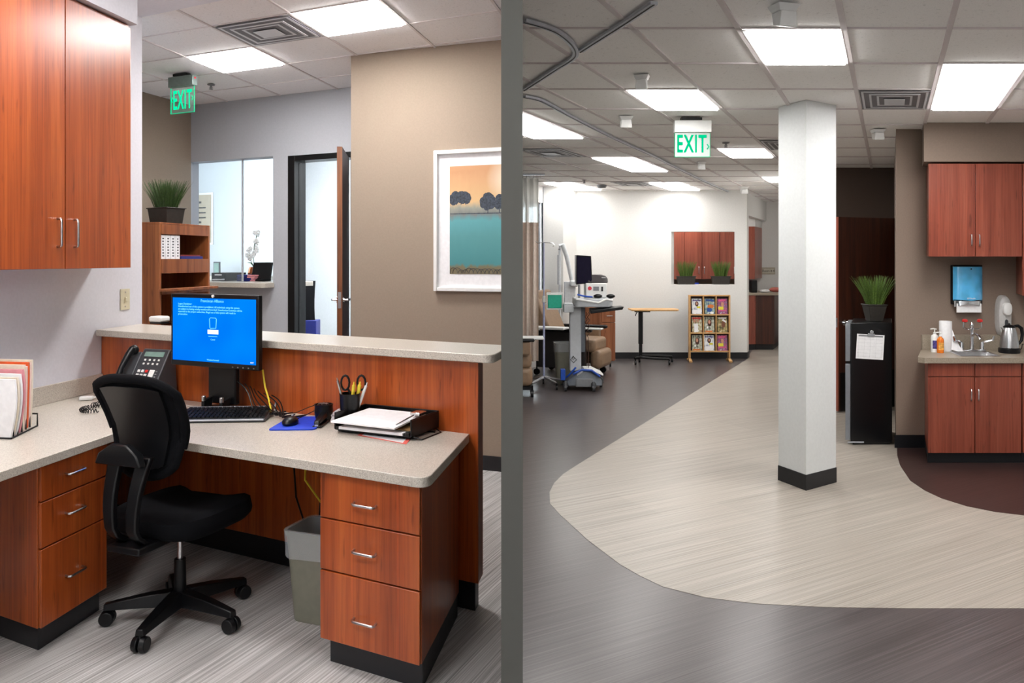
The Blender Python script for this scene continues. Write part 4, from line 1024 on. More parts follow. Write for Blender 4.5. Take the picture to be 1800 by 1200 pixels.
au0=bwu(792); az1=EYE+(HZ-294)*Yp/F; az0=EYE-(481-HZ)*Yp/F; au1=u1-fw*.6-.002
m=MB(); m.fbox(BW,au0,au1,-.015,-.0125,az0,az1); art=obj('painting',m,ART,t)
TREE=plain('painted_tree_tone',(58,66,78),.7,var=.4,scale=70)
def blob(cx,cy,rx,rz,n,seed):
    random.seed(seed); m=MB(); 
    for k in range(n):
        a=random.uniform(0,2*PI); r=random.random()**.5; u=cx+rx*r*math.cos(a); z=cy+rz*r*math.sin(a); s=.022+.01*random.random()
        m.bm.faces.new([m.v(BW(min(au1-.001,max(au0+.001,u+s*math.cos(b*PI/5))),-.0155-.00002*k,z+s*math.sin(b*PI/5))) for b in range(10)])
    return m
def pu(px): return bwu(px)
def pz(py): return EYE-(py-HZ)*Yp/F
m=blob(pu(800),pz(350),.026,.030,30,1)
b2=[blob(pu(816),pz(350),.040,.030,36,2),blob(pu(859),pz(357),.045,.045,34,3),blob(pu(880),pz(358),.02,.045,22,4)]
m0=m
for x in b2:
    me=bpy.data.meshes.new('tmp'); x.bm.to_mesh(me); m0.bm.from_mesh(me); bpy.data.meshes.remove(me); x.bm.free()
for px,a_,b_ in((797,352,361),(804,352,361),(812,352,361),(820,352,361),(859,362,376),(879,362,376)): m0.fbox(BW,pu(px)-.003,pu(px)+.003,-.0165,-.0156,pz(b_),pz(a_))
m0.fbox(BW,pu(793),au1,-.0158,-.0155,pz(377.5),pz(376))
obj('painted_trees',m0,TREE,t,normals=False)
m=MB(); random.seed(2)
for k in range(13):
    c=pu(798+7*k); r=.02+.012*random.random(); pts=[]
    for j in range(9):
        a=PI*(j/8)*1.2-.3; pts.append(BW(min(au1-.003,max(au0+.003,c+r*math.cos(a)*1.2)),-.0165,az0+.004+max(0,r*1.4*math.sin(a))))
    m.tube(pts,.0016,5)
obj('painted_swirls',m,TREE,t)

# ================================================================= CLINIC
YF=12.8
# far white wall with pass-through opening
def X(px,Y): return (px-CX)/F*Y
m=MB(); x0,x1=X(1015,YF),X(1313,YF); h0,h1=X(1180,YF),X(1291,YF); zo1=EYE+(HZ-407)*YF/F; zo0=EYE-(500-HZ)*YF/F
TW=.16
FWf=R(0,YF)
m.fbox(FWf,x0-.3,h0,0,TW,0,ZR); m.fbox(FWf,h0,h1,0,TW,0,zo0); m.fbox(FWf,h0,h1,0,TW,zo1,ZR); m.fbox(FWf,h1,x1,0,TW,0,ZR)
struct('wall_far',m,W_WHITE)
m=MB(); m.fbox(FWf,x0,x1,-.012,-.001,0,.10); m.fbox(FWf,x1+.001,x1+.012,-.012,TW,0,.10); struct('baseboard_far',m,BLACKRUB)
# header beam above alcove opening, running away along the corridor
m=MB(); m.fbox(R(x1-.16,YF+TW),0,.16,.001,3.2,2.33,ZR-.001); struct('trim_header',m,W_WHITE)
# wall corner block and window wall on the left
yj=12.1; xj=X(990,yj); xk=X(955,yj)
m=MB(); m.prism([(xk,yj),(xj,yj),(x0,YF+.05),(x0-.4,YF+.2),(xk,YF+.2)],0,ZR); struct('wall_pier',m,W_WHITE)
yd=yj-(xk-DW)/K
wl=frame((xk,yj),(-K,-1),(-1,K*1.0)); Lw=(xk-DW)/K
m=MB(); zwa,zwb=.55,2.45
m.fbox(wl,.02,Lw+.2,.0,.12,0,zwa); m.fbox(wl,.02,Lw+.2,0,.12,zwb,ZR); struct('wall_window_side',m,W_WHITE)
m=MB(); m.fbox(wl,.02,Lw,.04,.05,zwa+.001,zwb-.001); w1=setp(obj('window_2',m,GLASS,None),kind='structure')
m=MB(); m.fbox(wl,.02,.06,.03,.06,zwa+.002,zwb-.002); m.fbox(wl,.42,.46,.03,.06,zwa+.002,zwb-.002); obj('window_frame',m,ALU,w1)
# nurse station behind
m=MB(); YB=15.3; m.box(1.0,7.4,YB,YB+.1,0,ZR); struct('wall_station',m,W_WHITE)
m=MB(); m.box(.9,1.0,YF+.25,YB,0,ZR); struct('wall_station_left',m,W_WHITE)
YC=14.5
t=thing('station_cabinet','row of cherry wall cabinets seen through the wall opening','cabinet',Vector((X(1250,YC),YC,1.3)))
xa,xb=X(1150,YC),X(1327,YC); zt=EYE+(HZ-398)*YC/F; zb=EYE-(490-HZ)*YC/F
m=MB(); m.fbox(R(0,YC),xa,xb,.021,YB-YC-.002,zb,zt); obj('body',m,CH_R,t,.002)
xs=[xa,X(1172,YC),X(1203,YC),X(1234,YC),X(1265,YC),X(1296,YC),xb]
for i in range(6):
    m=MB(); m.fbox(R(0,YC),xs[i]+.004,xs[i+1]-.004,0,.02,zb-.004,zt); d=obj('door',m,CH_R,t,.002)
    if i in(1,2,3,4):
        uu=xs[i+1]-.05 if i%2==0 else xs[i]+.05
        ff=R(0,YC)
        pull(ff,uu,EYE-(475-HZ)*YC/F,.06,STEEL,d,False,.03,.006)
m=MB(); m.fbox(R(0,YC),xa,xb+.0,.03,YB-YC-.002,zt+.002,ZR-.001); struct('trim_station_soffit',m,W_WHITE)
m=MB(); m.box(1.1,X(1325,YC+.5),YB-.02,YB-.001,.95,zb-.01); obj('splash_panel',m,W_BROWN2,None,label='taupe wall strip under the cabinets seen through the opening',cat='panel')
# station base
t=thing('station_counter','cherry counter with a grey top in the alcove beside the white wall','counter',Vector((X(1330,14.2),14.2,0)))
ff=R(X(1328,14.0),14.0)
m=MB(); m.fbox(ff,-2.2,0,0,.6,.1,.96); obj('body',m,CH_R,t,.002)
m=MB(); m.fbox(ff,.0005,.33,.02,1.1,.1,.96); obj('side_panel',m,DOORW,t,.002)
m=MB(); m.fbox(ff,-2.2,-.03,.05,.6,0,.099); m.fbox(ff,-.029,.30,.06,1.1,0,.099); obj('toe_kick',m,BLACKRUB,t)
m=MB(); m.fbox(ff,-2.2,.40,-.03,1.2,.961,1.0); obj('top',m,COUNTER_R,t,.003)
q=ff(-.02,.2,1.0005); m=MB(); m.box(q.x-.08,q.x+.02,q.y,q.y+.15,1.0005,1.22); obj('file_holder',m,BLACKP,None,.01,label='black file holder on the alcove counter',cat='file holder')
q=ff(.12,.25,1.0005); m=MB(); m.lathe([(.05,0),(.09,.02),(.08,.05),(.02,.055)],q,20); obj('white_bowl',m,WHITEP,None,label='white object on the alcove counter end',cat='bowl')
q=ff(.30,.4,1.0005); m=MB(); m.ell(q+Vector((0,0,.045)),(.12,.08,.045)); obj('red_pouch',m,plain('dusty_red',(170,90,80),.7),None,label='reddish pouch at the far edge of the alcove counter',cat='pouch')
ys=YB; t=thing('wall_sign','grey framed sign on the alcove wall','sign',Vector((X(1350,ys),ys-.02,1.3)))
sx0,sx1=X(1338,ys),X(1362,ys); z0,z1=EYE-(482-HZ)*ys/F,EYE-(470-HZ)*ys/F
m=MB(); m.box(sx0,sx1,ys-.02,ys-.001,z0,z1); obj('frame',m,WARMGREY,t,.003)
m=MB(); m.box(sx0+.02,sx1-.02,ys-.023,ys-.0201,z0+.02,z1-.02); obj('plate',m,plain('sign_cream',(200,194,178),.5),t)
text('lettering','Room # 4',.07,Matrix.Translation(((sx0+sx1)/2,ys-.024,z0+.045))@Matrix.Rotation(PI/2,4,'X'),BLACKP,t,.0005,'CENTER',.8)
m=MB(); m.box(X(1355,ys),X(1362,ys),ys-.01,ys-.001,EYE-(512-HZ)*ys/F,EYE-(504-HZ)*ys/F); obj('wall_outlet',m,IVORY,None,.002,label='ivory outlet on the alcove wall above the counter',cat='outlet')
m=MB(); m.box(X(1357,ys),7.3,ys-.014,ys-.001,0,.1); struct('baseboard_station',m,BLACKRUB)
# small blue screen glow in opening
q=X(1226,13.9); m=MB(); m.box(q-.06,q+.06,14.05,14.08,1.0,EYE-(497-HZ)*14/F); obj('small_screen',m,BLUE,None,.003,label='bit of blue screen between the two planters in the opening',cat='screen')
gg='potted grasses in the wall opening'
for px,sd,lb in((1206,11,'left potted grass in the opening of the white wall'),(1267,12,'right potted grass in the opening of the white wall')):
    Yp_=YF+.08; q=Vector((X(px,Yp_),Yp_,zo0+.001))
    potted_grass(basis(q,(1,0,0),(0,1,0)),.30,.13,.135,.26,330,lb,.84,.32,sd,GRASS,grp=gg)
# --- column
N=Vector((X(1417,5.5),5.5)); c1=Vector((X(1368.5,5.76),5.76)); c2=Vector((X(1469.5,5.70),5.70)); c3=c1+c2-N
colm=thing('wall_column',None,None,Vector((N.x,N.y,0)),kind='structure')
m=MB(); m.prism([N,c2,c3,c1],.0,ZR-.001); obj('shaft',m,W_COL,colm)
cc=(N+c3)/2
m=MB(); m.prism([cc+(p-cc)*1.03 for p in(N,c2,c3,c1)],.0016,.11); obj('baseboard',m,BLACKRUB,colm,.003)
# --- galley walls
YG=6.75; xg=X(1575,YG)
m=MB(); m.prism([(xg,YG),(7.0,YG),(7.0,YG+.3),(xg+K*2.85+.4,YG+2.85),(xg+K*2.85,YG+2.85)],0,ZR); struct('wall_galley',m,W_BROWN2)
m=MB(); m.fbox(R(0,YG),xg-.012,X(1640,YG),-.012,-.001,.003,.11); struct('baseboard_galley',m,BLACKRUB)
m=MB(); ye=9.6; m.prism([(3.50,ye),(6.0,ye),(6.0,ye+.1),(3.50,ye+.1)],0,ZR); struct('wall_recess',m,W_DARK)
m=MB(); m.prism([(3.50,ye+.1),(3.62,ye+.1),(3.62+K*5.6,ye+5.7),(3.50+K*5.6,ye+5.7)],0,ZR); struct('wall_corridor',m,W_WHITE)
YU=6.42
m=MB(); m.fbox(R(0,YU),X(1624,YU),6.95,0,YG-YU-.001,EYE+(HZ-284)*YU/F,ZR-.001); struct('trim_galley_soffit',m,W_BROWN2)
# upper cabinet
def wall_unit(x0,x1,z0,z1,label,doors,hz,hside=None):
    t=thing('galley_wall_cabinet',label,'cabinet',Vector(((x0+x1)/2,YU+.2,z0)))
    ff=R(0,YU)
    m=MB(); m.fbox(ff,x0,x1,.021,YG-YU-.002,z0,z1); obj('body',m,CH_R,t,.002)
    for i in range(doors):
        a=x0+(x1-x0)*i/doors; b=x0+(x1-x0)*(i+1)/doors
        m=MB(); m.fbox(ff,a+.002,b-.002,0,.02,z0-.004,z1-.003); d=obj('door',m,CH_R,t,.002)
        if hz: pull(ff,(b-.032 if i==0 else a+.032),hz,.043,STEEL,d,False,.03,.0045)
zu0=EYE-(450-HZ)*YU/F; zu1=EYE+(HZ-287)*YU/F
wall_unit(X(1632,YU),X(1797,YU),zu0,zu1,'cherry wall cabinet with two doors over the galley sink',2,EYE+(HZ-422)*YU/F)
wall_unit(X(1797.5,YU),X(1797.5,YU)+.5,EYE-(519-HZ)*YU/F,zu1,'taller cherry wall cabinet at the right picture edge',1,None)
# base cabinets
YQ=6.2; zt_=.79
def base_unit(x0,x1,label):
    t=thing('galley_base_cabinet',label,'cabinet',Vector(((x0+x1)/2,YQ+.25,0))); ff=R(0,YQ)
    m=MB(); m.fbox(ff,x0,x1,.021,YG-YQ-.002,.09,zt_); obj('body',m,CH_R,t,.002)
    xm=(x0+x1)/2; zs=EYE-(662-HZ)*YQ/F
    for i,(a,b) in enumerate(((x0,xm),(xm,x1))):
        m=MB(); m.fbox(ff,a+.003,b-.003,0,.02,zs+.003,zt_-.004); obj('false_drawer',m,CH_R,t,.002)
        m=MB(); m.fbox(ff,a+.003,b-.003,0,.02,.09,zs-.003); d=obj('door',m,CH_R,t,.002)
        pull(ff,(b-.028 if i==0 else a+.028),EYE-(693.5-HZ)*YQ/F,.042,STEEL,d,False,.03,.0045)
    m=MB(); m.fbox(ff,x0+.0,x1,.05,YG-YQ-.002,.0035,.089); obj('toe_kick',m,BLACKRUB,t)
base_unit(X(1631,YQ),X(1796,YQ),'cherry base cabinet under the galley sink')
base_unit(X(1797,YQ),X(1797,YQ)+.7,'cherry base cabinet right of the sink cabinet')
# counter with sink
t=thing('galley_counter','grey galley countertop with backsplash around the sink','counter',Vector((4,6.4,.8)))
zc_=.834; ff=R(0,YQ)
xs0=X(1625,YQ-.03)
sxa,sxb=X(1679,6.45),X(1744,6.45); 
pl=[(xs0,YQ-.03),(4.70,YQ-.03),(4.70,YG-.002),(X(1619,YG),YG-.002),(xs0-.02,YQ+.03)]
# top with a hole for the sink: four pieces
m=MB(); y_a,y_b=6.28,6.56
def sk(x,y): return (x+K*(y-6.45)*.6,y)
m.prism([(xs0,YQ-.03),(sk(sxa,YQ-.03)[0],YQ-.03),sk(sxa,YG-.002),(X(1619,YG),YG-.002),(xs0-.02,YQ+.03)],zt_+.002,zc_)
m.prism([sk(sxa,YQ-.03),sk(sxb,YQ-.03),sk(sxb,y_a),sk(sxa,y_a)],zt_+.002,zc_)
m.prism([sk(sxa,y_b),sk(sxb,y_b),sk(sxb,YG-.002),sk(sxa,YG-.002)],zt_+.002,zc_)
m.prism([sk(sxb,YQ-.03),(4.70,YQ-.03),(4.70,YG-.002),sk(sxb,YG-.002)],zt_+.002,zc_)
obj('top',m,COUNTER_R,t)
m=MB(); m.box(X(1619,YG),4.70,YG-.022,YG-.002,zc_+.0005,zc_+.125); obj('backsplash',m,COUNTER_R,t,.002)
s=thing('kitchen_sink','small stainless steel sink set into the galley counter','sink',Vector(((sxa+sxb)/2,6.42,zc_)))
m=MB()
def sring(ins,z): return [sk(sxa+ins,y_a+ins)+(z,),sk(sxb-ins,y_a+ins)+(z,),sk(sxb-ins,y_b-ins)+(z,),sk(sxa+ins,y_b-ins)+(z,)]
m.loft([sring(-.012,zc_+.001),sring(-.010,zc_+.005),sring(.004,zc_+.004),sring(.010,zc_-.03),sring(.03,zc_-.10)],False); m.face([Vector(p) for p in sring(.03,zc_-.10)]); obj('basin',m,STEEL,s,.004,normals=True)
m=MB(); m.cyl(((sxa+sxb)/2,6.42,zc_-.099),((sxa+sxb)/2,6.42,zc_-.094),.03,.03,16); obj('drain',m,CHROME,s)
# eyewash faucet
fx=X(1708,6.60); M=Matrix.Translation((fx,6.60,zc_+.0005))
t=thing('eyewash_faucet','chrome faucet with blade handles and red capped eyewash nozzles','faucet',M)
m=MB(M); m.box(-.11,.11,-.025,.025,0,.018); obj('deck_plate',m,CHROME,t,.008)
m=MB(M); m.tube([(0,0,.018),(0,0,.17),(0,-.005,.20)],[.016,.013,.012],14); m.tube([(0,0,.13),(0,-.06,.15),(0,-.11,.13),(0,-.12,.11)],.010,10); obj('spout',m,CHROME,t)
for s_ in(-1,1):
    m=MB(M); m.cyl((s_*.085,0,.018),(s_*.085,0,.075),.017,.015,14); m.tube([(s_*.085,0,.075),(s_*.12,-.02,.085),(s_*.155,-.03,.095),(s_*.165,-.03,.13)],[.008,.010,.012,.009],8); obj('blade_handle',m,CHROME,t)
    m=MB(M); m.tube([(0,-.005,.185),(s_*.05,-.01,.185),(s_*.075,-.01,.20),(s_*.072,-.01,.245)],.006,8); obj('nozzle_arm',m,CHROME,t)
    m=MB(M); m.lathe([(.008,.240),(.021,.247),(.021,.262),(.012,.268)],(s_*.062,-.01,0),14); obj('nozzle_cap',m,RED,t,label='red dust cap')
m=MB(M); m.lathe([(.012,.20),(.018,.215),(.012,.235),(.004,.245)],n=14); obj('center_knob',m,CHROME,t)
# bottles
def bottle(px,Y,w,h,mt,label,pumpm,neck=.25,lab=None):
    M=Matrix.Translation((X(px,Y),Y,zc_+.0005)); t=thing('pump_bottle',label,'bottle',M)
    m=MB(M); m.lathe([(w*.48,0),(w*.5,.008),(w*.5,h*.62),(w*.42,h*.70),(w*.18,h*.76),(w*.18,h*.80)],n=20); obj('bottle_body',m,mt,t)
    m=MB(M); m.cyl((0,0,h*.79),(0,0,h*.84),w*.22,w*.2,12); m.cyl((0,0,h*.84),(0,0,h*.97),w*.07,w*.07,8); m.tube([(w*.25,0,h*.965),(-w*.2,0,h*.985),(-w*.62,0,h*.97)],w*.085,8); obj('pump',m,pumpm,t)
    if lab:
        m=MB(M); n=10; r=w*.505; m.loft([[(r*math.sin(a),-r*math.cos(a),z) for a in [(-1+2*k/n)*1.0 for k in range(n+1)]] for z in(h*.15,h*.5)],False,False); obj('label_band',m,lab,t)
    return t
LBL=plain('label_navy_print',(70,60,130),.5,var=.5,scale=60)
LBL2=plain('label_orange_print',(240,170,80),.5,var=.3,scale=60)
bottle(1643,6.55,.058,.195,WHITEP,'white pump bottle of hand sanitizer by the sink',WHITEP,lab=LBL)
bottle(1653,6.50,.052,.17,AMBER,'orange pump bottle of soap in front of the paper roll',WHITEP,lab=LBL2)
M=Matrix.Translation((X(1662,6.62),6.62,zc_+.0005)); t=thing('paper_towel_roll','standing white paper towel roll with a loose sheet','paper towel',M)
m=MB(M); m.lathe([(.046,0),(.048,.004),(.048,.246),(.046,.25),(.02,.25),(.02,.24)],n=24); obj('roll',m,PAPER,t)
P_=[(.047,.0,.20),(.056,-.02,.15),(.075,-.03,.09),(.10,-.035,.04),(.135,-.04,.003)]
m=MB(M); m.loft([[Vector(p),Vector(p)+Vector((-.03,-.02,-p[2]*.9+.0005)),Vector(p)+Vector((-.03,-.0215,-p[2]*.9+.0005)),Vector(p)+Vector((0,-.0015,0))] for p in P_]); obj('loose_sheet',m,PAPER,t)
# kettle
M=Matrix.Translation((X(1774,6.50),6.50,zc_+.0005)); t=thing('electric_kettle','brushed steel electric kettle with black handle on the galley counter','kettle',M)
m=MB(M); m.lathe([(.075,0),(.078,.01),(.078,.036),(.07,.042)],n=28); obj('base',m,BLACKP,t)
m=MB(M); m.lathe([(.070,.043),(.070,.06),(.062,.12),(.05,.18),(.042,.205),(.040,.205)],n=28); obj('body',m,STEEL,t)
m=MB(M); m.lathe([(.043,.206),(.044,.214),(.03,.226),(.01,.230),(.008,.24),(.003,.242)],n=24); obj('lid',m,BLACKP,t)
m=MB(M); m.tube([(.035,0,.215),(.07,0,.22),(.10,0,.20),(.108,0,.15),(.10,0,.10),(.075,0,.07)],[.011,.013,.014,.013,.012,.010],10); obj('handle',m,BLACKP,t)
m=MB(M); m.loft([[(-.045,-.015,.18),(-.045,.015,.18),(-.04,.015,.20),(-.04,-.015,.20)],[(-.068,-.006,.205),(-.068,.006,.205),(-.06,.006,.209),(-.06,-.006,.209)]]); obj('spout',m,STEEL,t)
m=MB(M); m.tube([(.06,.02,.02),(.10,.03,.01),(.14,.06,.03),(.17,.1,.06),(.3,.16,.05)],.0035,6); obj('cord',m,BLACKP,t)
# towel dispenser
M=Matrix.Translation((X(1707,6.62),YG-.001,0)); Yd=6.65
xa,xb=X(1681,Yd)-X(1707,6.62),X(1733,Yd)-X(1707,6.62); za,zb_=EYE-(540-HZ)*Yd/F,EYE-(468-HZ)*Yd/F
t=thing('towel_dispenser','blue tinted paper towel dispenser on the taupe wall above the sink','towel dispenser',M@Matrix.Translation((0,0,za)))
m=MB(M); m.box(xa+.002,xb+.006,-.045,0,za+.02,zb_+.012); obj('housing',m,BLACKP,t,.008)
m=MB(M); rings=[]
for k in range(9):
    f=k/8; x=xa+(xb-xa)*f; y=-.05-.05*math.sin(f*PI)**.6; rings.append([(x,y,za+.055+.02*abs(f-.5)),(x,y,zb_-.003),(x,-.0455,zb_-.003),(x,-.0455,za+.055)])
m.loft(rings); obj('front_cover',m,BLUEFILM,t,.002)
m=MB(M); rings=[]
for k in range(9):
    f=k/8; x=xa+.01+(xb-xa-.02)*f; y=-.048-.05*math.sin(f*PI)**.6; zz=za+.025*math.sin(f*PI); rings.append([(x,y,zz),(x,y,za+.052),(x,-.0455,za+.052),(x,-.0455,zz)])
m.loft(rings); obj('lower_chute',m,CHROME,t,.002)
m=MB(M); m.box(xa+.02,xb-.02,-.07,-.066,za-.045,za+.03); obj('paper_sheet',m,PAPER,t)
m=MB(M); m.cyl(((xa+xb)/2,-.099,zb_-.022),((xa+xb)/2,-.103,zb_-.022),.006,.006,10); obj('lock',m,BLACKP,t)
text('brand_mark','GP Pacific',.018,M@Matrix.Translation(((xa+xb)/2,-.103,za+.068))@Matrix.Rotation(PI/2,4,'X'),WHITEP,t,.0004)
# soap dispenser
M=Matrix.Translation((X(1771,6.66),YG-.001,0)); z0,z1=EYE-(592-HZ)*6.68/F,EYE-(519-HZ)*6.68/F
t=thing('soap_dispenser','light grey oval soap dispenser on the wall behind the kettle','soap dispenser',M@Matrix.Translation((0,0,z0)))
def ov(w,y,zc,h,n=24):
    out=[]
    for j in range(n):
        a=2*PI*j/n; cc_,ss=math.cos(a),math.sin(a); out.append((w*math.copysign(abs(cc_)**.75,cc_),y,zc+h*math.copysign(abs(ss)**.75,ss)))
    return out
m=MB(M); zc0=(z0+z1)/2; hh=(z1-z0)/2
m.loft([ov(.055,-.001,zc0,hh),ov(.058,-.03,zc0,hh*1.0),ov(.052,-.06,zc0,hh*.93),ov(.03,-.075,zc0+.01,hh*.7)]); obj('cover',m,plain('dispenser_grey',(186,184,182),.35),t)
m=MB(M); m.loft([ov(.036,-.07,zc0+.06,.055),ov(.034,-.098,zc0+.062,.05),ov(.02,-.105,zc0+.065,.03)]); obj('push_bulge',m,WHITEP,t)
m=MB(M); m.loft([ov(.014,-.07,zc0-.06,.035),ov(.012,-.082,zc0-.06,.03)]); obj('level_window',m,DARKP,t)
# --- fridge
YR=6.85; xf0,xf1=X(1486,YR),X(1568,YR); ff=R(0,YR); ztop_=EYE-(567-HZ)*YR/F
t=thing('compact_refrigerator','black two-door refrigerator with silver door edges beside the taupe wall','refrigerator',Vector(((xf0+xf1)/2,YR+.25,0)))
m=MB(); m.fbox(ff,xf0+.045,xf1,0,.5,.02,ztop_); obj('cabinet',m,FR_BLACK,t,.006)
zsp=EYE-(637-HZ)*YR/F
m=MB(); m.fbox(ff,xf0,xf0+.043,-.004,.49,zsp+.012,ztop_-.012); obj('freezer_door',m,FR_SILV,t,.004,label='upper door with silver edge')
m=MB(); m.fbox(ff,xf0,xf0+.043,-.004,.49,.045,zsp-.012); obj('main_door',m,FR_SILV,t,.004,label='lower door with silver edge')
m=MB(); m.fbox(ff,xf0+.005,xf0+.04,.01,.48,zsp-.011,zsp+.011); obj('door_gap',m,FR_BLACK,t)
m=MB(); m.fbox(ff,xf0+.02,xf0+.16,-.012,-.0045,.022,.032); obj('front_foot',m,ALU,t)
m=MB(); m.fbox(ff,xf0+.06,xf1-.02,.02,.48,.002,.019); obj('plinth',m,BLACKRUB,t)
M=basis((X(1528,YR),YR-.001,EYE-(631-HZ)*YR/F),(1,0,-.06),(.06,0,1))
t=thing('pinned_paper','white printed sheet clipped to the side of the refrigerator','paper',M)
m=MB(M); m.box(-.118,.118,0,.212,.0005,.0015); obj('sheet',m,PAPER,t)
m=MB(M)
for k in range(6): m.box(-.11,.11,.02+.03*k,.0205+.03*k,.0015,.0018)
for k in range(5): m.box(-.10+.05*k,-.0995+.05*k,.015,.19,.0015,.0018)
m.box(-.105,.105,.192,.205,.0015,.002)
obj('print_lines',m,MIDP,t)
m=MB(M); m.box(-.03,.03,.195,.222,.002,.012); m.cyl((0,.235,.004),(0,.235,.02),.017,.017,16); obj('magnet_clip',m,CHROME,t,.002,label='silver magnetic clip')
q=ff((xf0+xf1)/2+.045,.18,ztop_+.001); potted_grass(basis(q,(1,0,0),(0,1,0)),.165,.15,.15,.27,420,'potted grass in a tall dark pot on the refrigerator',.66,.46,21,GRASS)
# --- dark open door
hA=Vector((X(1474,8.3),8.3,0)); hB=Vector((X(1590,8.62),8.62,0)); dd=(hB-hA).normalized(); nd=Vector((-dd.y,dd.x,0)); DF2=frame(hA,dd,nd); ln=(hB-hA).length
door2=thing('door_2',None,None,hA,kind='structure')
zdt=EYE+(HZ-381)*8.3/F
m=MB(); m.fbox(DF2,0,ln,0,.045,.012,zdt); obj('leaf',m,DOORW,door2,.002)
m=MB(); m.fbox(DF2,-.003,.0,-.002,.046,.012,zdt); obj('edge_band',m,CH_R,door2)
m=MB(); m.fbox(DF2,.02,ln,-.003,-.0005,.012,EYE-(655-HZ)*8.3/F); obj('kick_plate',m,BLACKP,door2)
zl=EYE-(567-HZ)*8.3/F
m=MB(); m.cyl(DF2(.06,0,zl),DF2(.06,-.02,zl),.033,.03,18); m.cyl(DF2(.06,-.02,zl),DF2(.06,-.05,zl),.014,.014,12); m.ell(DF2(.06,-.07,zl),(.03,.03,.03)); obj('door_handle',m,CHROME,door2)
m=MB(); m.fbox(DF2,-.006,-.003,.01,.035,zl-.05,zl+.05); obj('latch_plate',m,STEEL,door2)
# --- magazine rack
YM=12.45; M=Matrix.Translation((X(1247,YM),YM,0)); k_=YM/F
def zz(py): return EYE-(py-HZ)*k_
t=thing('magazine_rack','light wooden magazine rack with nine pockets against the white wall','magazine rack',M)
hw=X(1283,YM)-X(1247,YM); hl=-hw*.97
ztp,zbt=zz(516)-.02,zz(617)-.0
for x in(-hw,hw-.022):
    m=MB(M); m.box(x,x+.022,-.03,.06,.04,ztp); obj('side_post',m,PINE,t,.003)
    m=MB(M); m.loft([[(x-.03,-.16,.002),(x+.02,-.16,.002),(x+.02,-.16,.03),(x-.03,-.16,.03)],[(x-.005,0,.01),(x+.03,0,.01),(x+.03,0,.05),(x-.005,0,.05)],[(x,.14,.002),(x+.03,.14,.002),(x+.03,.14,.03),(x,.14,.03)]]); obj('foot',m,PINE,t,.003)
m=MB(M); m.box(-hw+.0225,hw-.0225,.035,.045,zbt,ztp-.02); obj('back_panel',m,plain('rack_dark_back',(44,26,26),.7),t)
m=MB(M); m.box(-hw+.0225,hw-.0225,-.03,.06,ztp-.02,ztp); obj('top_rail',m,PINE,t,.003)
ph=(ztp-.02-zbt)/3
for r in range(3):
    m=MB(M); m.box(-hw+.0225,hw-.0225,-.035,.034,zbt+ph*r-.012,zbt+ph*r+.008); obj('pocket_shelf',m,PINE,t,.002)
iw=(2*hw-.045)/3
for c in(1,2):
    m=MB(M); x=-hw+.0225+iw*c; m.box(x-.008,x+.008,-.03,.034,zbt+.009,ztp-.0205); obj('divider',m,PINE,t,.002)
def mag_mat(name,bg,blobs):
    m,nt,b,o=nodes(name); tc=nt.nodes.new('ShaderNodeTexCoord'); f=noi(nt,tc.outputs['Generated'],5,3)
    st=[(.30,s2l(bg[0])),(.42,s2l(bg[1])),(.5,s2l(bg[2])),(.6,s2l(bg[3])),(.7,s2l(bg[4]))]
    nt.links.new(ramp(nt,f,st),b.inputs['Base Color']); b.inputs['Roughness'].default_value=.35; return m
MG=[mag_mat('cover_a',((70,70,90),(190,196,210),(226,230,234),(236,238,240),(250,250,250)),0),
    mag_mat('cover_b',((30,50,110),(70,110,160),(150,170,140),(170,190,200),(230,232,230)),0),
    mag_mat('cover_c',((40,30,60),(110,60,110),(190,100,130),(90,80,130),(226,216,226)),0),
    mag_mat('cover_d',((60,50,60),(150,110,90),(180,170,130),(210,214,190),(230,230,230)),0),
    mag_mat('cover_e',((50,40,60),(120,120,110),(170,176,150),(196,200,190),(230,230,236)),0),
    mag_mat('cover_f',((50,44,30),(110,100,70),(150,140,90),(190,170,120),(210,206,190)),0)]
SKIN=plain('printed_skin_tone',(206,150,124),.5); HAIR=plain('printed_hair_tone',(70,34,26),.6); SKIND=plain('printed_dark_skin_tone',(120,74,54),.5)
YEL=plain('printed_yellow',(226,214,60),.5); PKP=plain('printed_pink',(224,90,140),.5); ORP=plain('printed_orange',(214,120,50),.5); BLP=plain('printed_blue',(40,80,150),.5)
defs=[(0,'white cover, woman with dark hair above a yellow block'),(1,'green and blue cover with an orange dish of food'),(2,'purple cover with a face and a yellow block'),
      (3,'grey-green cover with two heads and a white block'),(4,'pale cover, smiling woman with long brown hair'),(5,'olive cover, man wearing a white cap'),
      (4,'pale cover, woman with long brown hair'),(0,'white cover, woman, with its corner curled'),(2,'purple cover with a face and a yellow block')]
rows=['top','middle','bottom']; cols=['left','centre','right']
